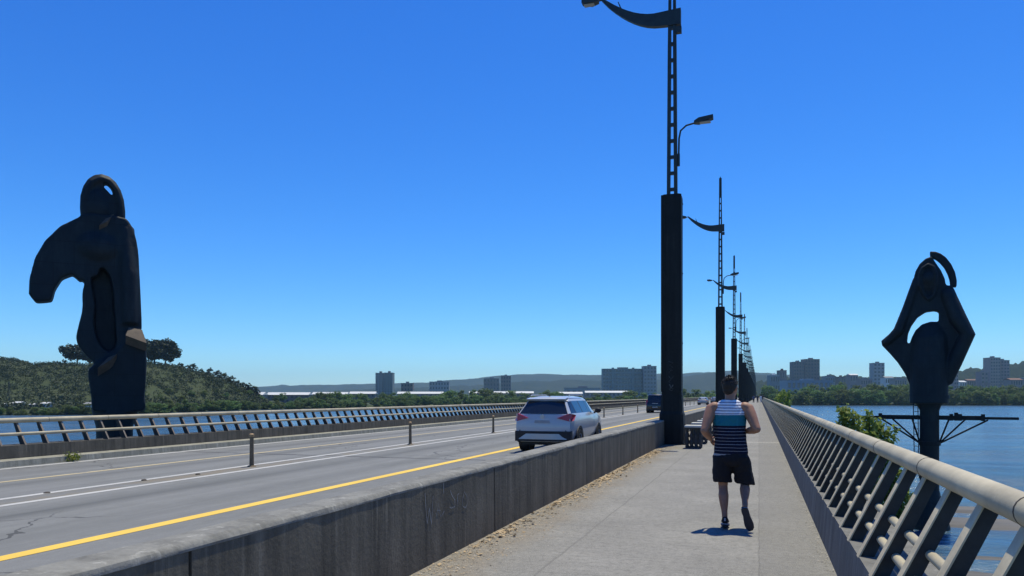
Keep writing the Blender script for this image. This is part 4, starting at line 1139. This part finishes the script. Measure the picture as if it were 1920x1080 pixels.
# right far bank: belt of trees
TOPR = [(1440,724),(1490,724),(1540,721),(1600,718),(1660,721),(1700,719),(1780,721),(1830,719),(1870,724),(1920,724),(2100,722)]
RLAB = 'leafy tree in the green belt along the right far bank'
px = 1452
while px < 2010:
    put_bank(px + R.uniform(-4,4), shore(px) + R.uniform(3,9), interp(TOPR, px) + R.uniform(7,17), RLAB, 'trees along the right far bank', R.uniform(1.0,1.5)); px += R.uniform(11, 16)
px = 1446
while px < 2010:
    put_bank(px + R.uniform(-4,4), shore(px) + R.uniform(24,44), interp(TOPR, px) + R.uniform(-3,6), RLAB, 'trees along the right far bank', R.uniform(.95,1.3)); px += R.uniform(13, 19)
# left bank behind the railing
TOPL = [(270,744),(330,746),(420,745),(520,744),(600,742),(700,744),(760,739),(850,738),(900,734),(960,737),(1050,741),(1100,738),(1160,740),(1230,737),(1330,733),(1410,736)]
LLAB = 'leafy tree in the green belt behind the far railing'
px = 268
while px < 1420:
    put_bank(px + R.uniform(-4,4), shore(px) + R.uniform(2,8), interp(TOPL, px) + R.uniform(2,10), LLAB, 'trees along the left bank', R.uniform(1.3,1.9)); px += R.uniform(12, 19)
px = 275
while px < 1420:
    put_bank(px + R.uniform(-4,4), shore(px) + R.uniform(20,40), interp(TOPL, px) + R.uniform(-10,3), LLAB, 'trees along the left bank', R.uniform(1.2,1.7)); px += R.uniform(18, 26)
# left shore below the hill
px = -60
while px < 280:
    put_bank(px, shore(px) + R.uniform(1,8), R.uniform(756,768), 'small tree at the waterline below the hill', 'trees at the foot of the hill', R.uniform(1.3,2.0)); px += R.uniform(16, 24)
# hilltop trees
def hill_tree(px, ytop, lab, grp=None, sx=1.0, kinds=hillv, zc=446, name='tree'):
    return put_bank(px, zc, ytop, lab, grp, sx, kinds, name)
hill_tree(146, 642, 'dark umbrella shaped tree on the hilltop, left of the robed statue', None, 1.35, darkv)
hill_tree(168, 655, 'dark tree half hidden by the left edge of the robed statue', None, 1.0, darkv)
hill_tree(291, 632, 'tall dark round tree on the hilltop, just right of the robed statue', None, 1.25, darkv)
hill_tree(278, 642, 'dark tree tucked against the right edge of the robed statue', None, 1.1, darkv)
hill_tree(310, 636, 'dark hilltop tree with gaps of sky, rightmost of the tall ones', None, 1.1, darkv)
HL = 'small dark tree on the skyline of the left hill'
for px, yt in ((-30,668),(2,670),(14,672),(24,671),(34,675),(60,680),(88,681),(112,678),(120,674),(232,670),(252,670),(338,680),(352,684),(362,682),(378,689),(394,690),(408,694),(420,699),(434,705),(446,712),(456,715),(466,717),(476,722),(484,730)):
    hill_tree(px, yt + R.uniform(-1,2), HL, 'small trees on the hill skyline', R.uniform(1.0,1.6))
# scrub over the hillside: one mass
b = MB(); rr = random.Random(5); n = 0
while n < 3600:
    px = rr.uniform(-120, 500); t = rr.random(); zc = shore(px) + 6 + t * (455 - shore(px))
    z = ground_h(px, zc)
    if z < -5.0: n += .2; continue
    n += 1
    if noise.noise((px * .02, zc * .02, 9)) < -.25 and rr.random() < .6: continue
    r = rr.uniform(.9, 2.6) * (1.0 if t > .2 else 1.4); c = atz(px, zc, z + r * .3)
    leaf_cloud(b, rr, [(c, r)], 26, r * .42, .75)
stuff(b.build('hillside_scrub', M['leaf_hill']), 'olive green scrub covering the left hillside', 'scrub')

# near slender tree beside the railing, in the river sand
def near_tree(name, label, zc, px, ytop, height_px, wpx, leaf, seed, n):
    rr = random.Random(seed); top = at(px, ytop, zc); base = Vector((top.x, top.y, WATER - .3)); H = top.z - base.z
    t = thing(name, label, 'tree', base, 0); cr = MB(); tr = MB(); wd = wpx / F * zc
    bot = H - height_px / F * zc
    tr.tube([(0,0,-.5), (.1,.05,H*.4), (-.05,.1,bot), (0,0,H*.93)], [.10, .085, .06, .015], 8)
    cents = []
    for _ in range(n):
        u = rr.random(); z = bot + (H - bot) * u
        w_ = wd/2 * (1 - .55*u) ; a = rr.uniform(0, 2*PI); q = math.sqrt(rr.random())
        cents.append((Vector((math.cos(a)*q*w_, math.sin(a)*q*w_, z)), rr.uniform(.12,.24) * wd / 1.7))
    leaf_cloud(cr, rr, cents, 26, leaf)
    for c, r in cents[::2]:
        s = Vector((0, .05, max(1.0, c.z - rr.uniform(.5, 1.2)))); tr.tube([s, s.lerp(c, .6), c], [.03, .018, .006], 5)
    cr.build('crown', M['leaf_near'], t); tr.build('trunk', M['bark'], t); return t
def clumpy_tree(name, label, spikes, zc, leaf, seed):
    """several upright leafy shoots: (px, ytop, ybottom, width px)"""
    rr = random.Random(seed); c0 = at(sum(s[0] for s in spikes)/len(spikes), VY, zc); base = Vector((c0.x, c0.y, WATER - .3))
    t = thing(name, label, 'tree', base, 0); cr = MB(); tr = MB()
    for px, yt, yb, wpx in spikes:
        dz = rr.uniform(-.5, .5)
        a = at(px, yt, zc + dz) - base; c = at(px + rr.uniform(-8,8), yb, zc + dz) - base; wd = wpx / F * zc
        tr.tube([(0,0,-.3), (c.x*.5, c.y*.5, c.z*.6), c, a], [.07, .05, .035, .008], 7)
        n = int(8 + (yb - yt) * .22); cents = []
        for k in range(n):
            u = k / (n - 1); p = c.lerp(a, u); w_ = wd/2 * (.25 + .9 * math.sin(PI * min(1, .15 + .85*(1-u)) * .62))
            an = rr.uniform(0, 2*PI); q = rr.random() ** .6
            cents.append((p + Vector((math.cos(an)*w_*q, math.sin(an)*w_*q, rr.uniform(-.05,.05))), rr.uniform(.10,.2)))
        leaf_cloud(cr, rr, cents, 18, leaf)
    cr.build('crown', M['leaf_near'], t); tr.build('trunk', M['bark'], t); return t
clumpy_tree('tree', 'slender bright leafy tree growing up behind the near railing', [(1586,764,900,34),(1600,776,930,40),(1630,780,960,36),(1645,790,990,48),(1663,808,1000,30),(1615,800,980,46),(1690,880,1060,40),(1675,900,1060,60)], 17.0, .12, 3)
bush = tree_meshes(77, 9, 6, .5, 24, 70, .4, M['leaf_near'])
plant_tree('tree', 'bright green tree rising at the far end of the near railing', 'tree', bush, atz(1466, 118, WATER + .4), 1.06, .4, None, .62)
# small weed by the far kerb
rr = random.Random(8); kp = atz(136, 0, 0); b = MB()
d = at(136, 862, 1.0) - Vector((0,0,CAMZ)); tt = (-16.93) / d.x; kp = Vector((0,0,CAMZ)) + d*tt; kp.z = ROADZ
t = thing('weed', 'small green weed growing against the far kerb', 'plant', kp)
leaf_cloud(b, rr, [(Vector((rr.uniform(-.2,.2), rr.uniform(-.1,.1), rr.uniform(.05,.2))), .1) for _ in range(14)], 14, .07); b.build('leaves', M['leaf_near'], t)
MB().tube([(0,0,0), (.02,0,.2)], [.01,.004], 5).build('stem', M['bark'], t)

# dry leaves and grit along the foot of the barrier
b = MB(); rr = random.Random(12)
def bit(x, y, s):
    a = rr.uniform(0, 2*PI); z = rr.uniform(.002, .012) ; n = Vector((rr.uniform(-.4,.4), rr.uniform(-.4,.4), 1)).normalized(); u = n.orthogonal().normalized(); v = n.cross(u)
    e1 = (u*math.cos(a)+v*math.sin(a))*s; e2 = (v*math.cos(a)-u*math.sin(a))*s*.6; p = Vector((x, y, z + s*.22))
    b.add([p-e1, p+e2, p+e1, p-e2], [(0,1,2,3)])
for _ in range(4200):
    y = rr.uniform(2.5, 26); w_ = .30 + .34 * max(0, noise.noise((y*.55, 2.2, 0)) + .3) ; x = -2.885 + abs(rr.gauss(0, .45)) * w_ * 1.2
    if x > -1.9: continue
    bit(x, y, rr.uniform(.005, .016))
for cy, nn in ((14.0, 330), (20.2, 420), (16.8, 160), (8.2, 120), (11.2, 160)):
    for _ in range(nn): bit(-2.86 + abs(rr.gauss(0,.13)), cy + rr.gauss(0,.75), rr.uniform(.015,.045))
stuff(b.build('dry_leaves', M['debris']), 'dry tan leaves gathered along the foot of the barrier', 'leaves')
b = MB(); rr = random.Random(13)
for _ in range(2600):
    y = rr.uniform(2.5, 26); x = -2.88 + abs(rr.gauss(0, .3))
    bit(x, y, rr.uniform(.005, .013))
for _ in range(900): bit(.64 - abs(rr.gauss(0,.06)), rr.uniform(3, 22), rr.uniform(.004,.012))
for _ in range(500): bit(rr.uniform(-2.6,.6), rr.uniform(3, 20), rr.uniform(.003,.008))
stuff(b.build('grit', M['grit']), 'pale grit scattered over the footpath edges', 'grit')

# ------------------------------------------------------------------ buildings
WM = {}
def building(name, label, px0, px1, ytop, zc, depth, wall, cols, rows_, roof='flat', rmat='roofgrey', group=None, ww=.55, wh=.5, extra=None, ang=0.0, base=-5.0):
    c = atz((px0 + px1)/2, zc, base); wd = (px1 - px0)/F*zc; h = CAMZ + (VY - ytop)/F*zc - base
    t = thing(name, label, 'building', c, TH + ang, group)
    MB().box(-wd/2, wd/2, 0, depth, 0, h).build('wall', M[wall], t)
    rb = MB()
    if roof == 'flat':
        rb.box(-wd/2-.15, wd/2+.15, -.15, depth+.15, h+.003, h+.7); rb.box(-wd*.12, wd*.14, depth*.3, depth*.6, h+.7, h+3.0)
    elif roof == 'gable':
        rh = min(depth*.35, wd*.2, 2.0); rb.prism([(-.6, h-.1), (depth+.6, h-.1), (depth/2, h+rh)], -wd/2-.5, wd/2+.5, 'x')
    rb.build('roof', M[rmat], t)
    cw, ch = wd/max(1,cols), h/max(1,rows_)
    key = (round(cw*ww,2), round(ch*wh,2))
    if key not in WM: WM[key] = MB().box(-key[0]/2, key[0]/2, -.12, .05, 0, key[1]).mesh('window', M['window'])
    for i in range(cols):
        for j in range(rows_): link('window', WM[key], t, (-wd/2 + cw*(i+.5), 0, ch*j + ch*.3))
    if extra: extra(t, wd, h, depth)
    return t
def ribs(k):
    def f(t, wd, h, depth):
        for i in range(k):
            x = -wd/2 + wd*(i+.5)/k; MB().box(x-wd*.03, x+wd*.03, -1.2, -.13, 0, h+2.2).build('stair_tower', M['bteal'], t)
    return f
# big slab block left of the first lamp
building('apartment_block', 'wide grey green apartment slab left of the nearest lamp pillar', 1130, 1206, 692, 1150, 16, 'bteal', 13, 8, 'flat', 'bteal', None, .6, .5, ribs(2))
building('apartment_block', 'taller right end of the grey green slab, against the lamp pillar', 1207, 1231, 687, 1140, 20, 'bgrey', 4, 9)
building('tower_block', 'lone grey twin tower rising over the left bank trees', 704, 720, 700, 1050, 18, 'bgrey', 3, 11)
building('tower_block', 'darker round cornered half of the lone twin tower', 720.5, 736, 699.5, 1046, 18, 'bteal', 3, 11)
building('apartment_block', 'low dark block with two tops, right of the lone tower', 752, 774, 719, 1150, 14, 'bdark', 4, 4)
building('apartment_block', 'hazy low block left of centre with pale flat front', 805, 842, 716, 1500, 14, 'bgrey', 7, 4)
building('apartment_block', 'hazy dark block left of the white car, the lower one', 907, 936, 710, 1500, 14, 'bdark', 5, 5)
building('tower_block', 'hazy dark block left of the white car, the taller one', 939, 958, 705, 1500, 14, 'bdark', 4, 6)
building('warehouse', 'low grey shed between the far hills and the white car', 1060, 1126, 728, 1100, 30, 'bgrey', 6, 1)
# row houses with white roofs on the left bank
for i, (a, c, yt, z) in enumerate(((272,370,741,520),(395,492,740,560),(500,578,740,620),(585,650,739,700),(655,703,738,720),(745,830,738,760),(880,908,737,800),(926,1000,737,820),(1045,1092,738,850),(1098,1180,736,850))):
    building('row_house', ['white roofed row house nearest the robed statue', 'white roofed row house below the right end of the hill', 'third white roofed row house from the robed statue', 'white roofed row house left of the lone tower', 'short white roofed row house at the foot of the lone tower', 'long white roofed row house right of the lone tower', 'shortest white roofed row house, over the far railing', 'white roofed row house just left of the white car', 'white roofed row house above the front of the white car', 'long white roofed house below the wide grey slab'][i],
             a, c, yt, z, 12, 'bdark' if i < 5 else 'bpink', max(4, int((c-a)/8)), 2, 'gable', 'roofwhite', 'white roofed row houses on the left bank', .45, .5)
building('house', 'white cottage at the waterline just left of the robed statue', 158, 172, 757, 318, 5, 'bwhite', 2, 1, 'gable', 'roofgrey', None, .3, .4, base=-5.5)
for i, (a, c, yt) in enumerate(((8,16,757),(25,36,755),(78,88,756),(55,62,758))):
    building('house', ['pale hut low on the hill, leftmost at the picture edge', 'wide pale hut low on the hill at the left', 'pale hut low on the hill, nearest the robed statue', 'smallest pale hut low on the hill'][i], a, c, yt, 322, 4, 'bwhite', 1, 1, 'gable', 'roofwhite', None, .3, .4, base=-3.8)
# right bank town
building('apartment_tower', 'left half of the brown twin tower over the right bank', 1488, 1508.5, 679, 1250, 18, 'bdark', 4, 11)
building('apartment_tower', 'taller right half of the brown twin tower over the right bank', 1509, 1537, 674, 1255, 18, 'bdark', 5, 12)
building('hall', 'wide blue clad hall below the brown twin tower', 1476, 1562, 714, 1000, 30, 'bblue', 10, 2, 'flat', 'bblue')
building('apartment_tower', 'slim grey tower standing alone left of the hooded statue', 1638, 1658.5, 681, 1300, 16, 'bgrey', 3, 10)
building('apartment_tower', 'tall pale tower at the right edge over the trees', 1857, 1876, 671, 1150, 18, 'bpink', 4, 13)
building('apartment_tower', 'lower darker wing of the tall pale tower', 1876.5, 1893, 676, 1154, 18, 'bpink', 3, 12)
building('apartment_tower', 'narrow pale tower left of the tallest at the right edge', 1840, 1853, 698, 1120, 14, 'bpink', 2, 7)
building('apartment_block', 'pale strip of a block against the right side of the hooded statue', 1789, 1797, 688, 1100, 14, 'bpink', 2, 9)
rr = random.Random(21)
town = [(1445,1462,704,'bgrey'),(1463,1475,695,'bdark'),(1548,1566,706,'bgrey'),(1572,1586,707,'bdark'),(1594,1609,703,'bpink'),(1614,1636,711,'bpink'),(1660,1676,708,'bwhite'),(1678,1700,711,'bpink'),(1800,1812,716,'bwhite'),(1814,1838,713,'bpink'),(1895,1918,712,'bpink'),(1922,1950,709,'bgrey')]
names = ['grey block behind the far end of the near railing', 'dark block left of the brown twin tower', 'grey block right of the brown twin tower', 'dark roofed block between the twin tower and slim tower', 'pinkish block with flat top left of the slim tower', 'pinkish block at the left foot of the slim tower', 'white block at the right foot of the slim tower', 'pinkish block just left of the hooded statue', 'small white house right of the hooded statue', 'pinkish low block left of the pale towers', 'pinkish low block right of the tall pale tower', 'grey block at the right picture edge']
for (a, c, yt, m), nm in zip(town, names):
    building('town_block', nm, a, c, yt, rr.uniform(880, 1250), 14, m, max(2, int((c-a)/4)), 3, 'gable' if m in ('bwhite','bpink') and rr.random() < .6 else 'flat', rr.choice(['roofgrey','roofred','roofwhite']))
# lattice pylon on the hill foot
p = atz(17, 330, ground_h(17, 330)); t = thing('pylon', 'thin pale lattice pylon at the foot of the left hill', 'pylon', p, TH)
H_ = (CAMZ + (VY - 716) / F * 330) - p.z; b = MB()
for sx in (-1, 1):
    for sy in (-1, 1): b.tube([(sx*.9, sy*.9, -.5), (sx*.1, sy*.1, H_)], .06, 5)
for k in range(7):
    f0, f1 = k/7, (k+1)/7; r0, r1 = .9 - .8*f0, .9 - .8*f1
    for sy in (-1, 1): b.tube([(-r0, sy*r0, H_*f0), (r1, sy*r1, H_*f1)], .035, 4); b.tube([(r0, sy*r0, H_*f0), (-r1, sy*r1, H_*f1)], .035, 4)
b.build('frame', M['mast'], t)

# small dark studs on the strip between the white lines
for i, (px, py) in enumerate(((88, 925), (270, 901), (371, 890))):
    d = at(px, py, 1.0) - Vector((0, 0, CAMZ)); tt = (ROADZ - CAMZ) / d.z; q = Vector((0, 0, CAMZ)) + d * tt
    o = MB().loft([ering(0, 0, .004, .05, .06, 12), ering(0, 0, .018, .045, .055, 12), ering(0, 0, .028, .025, .03, 12)]).build('road_stud', M['joint'], None, .8, q)
    tag(o, 'small dark road stud on the strip between the white lines', 'road stud', 'road studs')
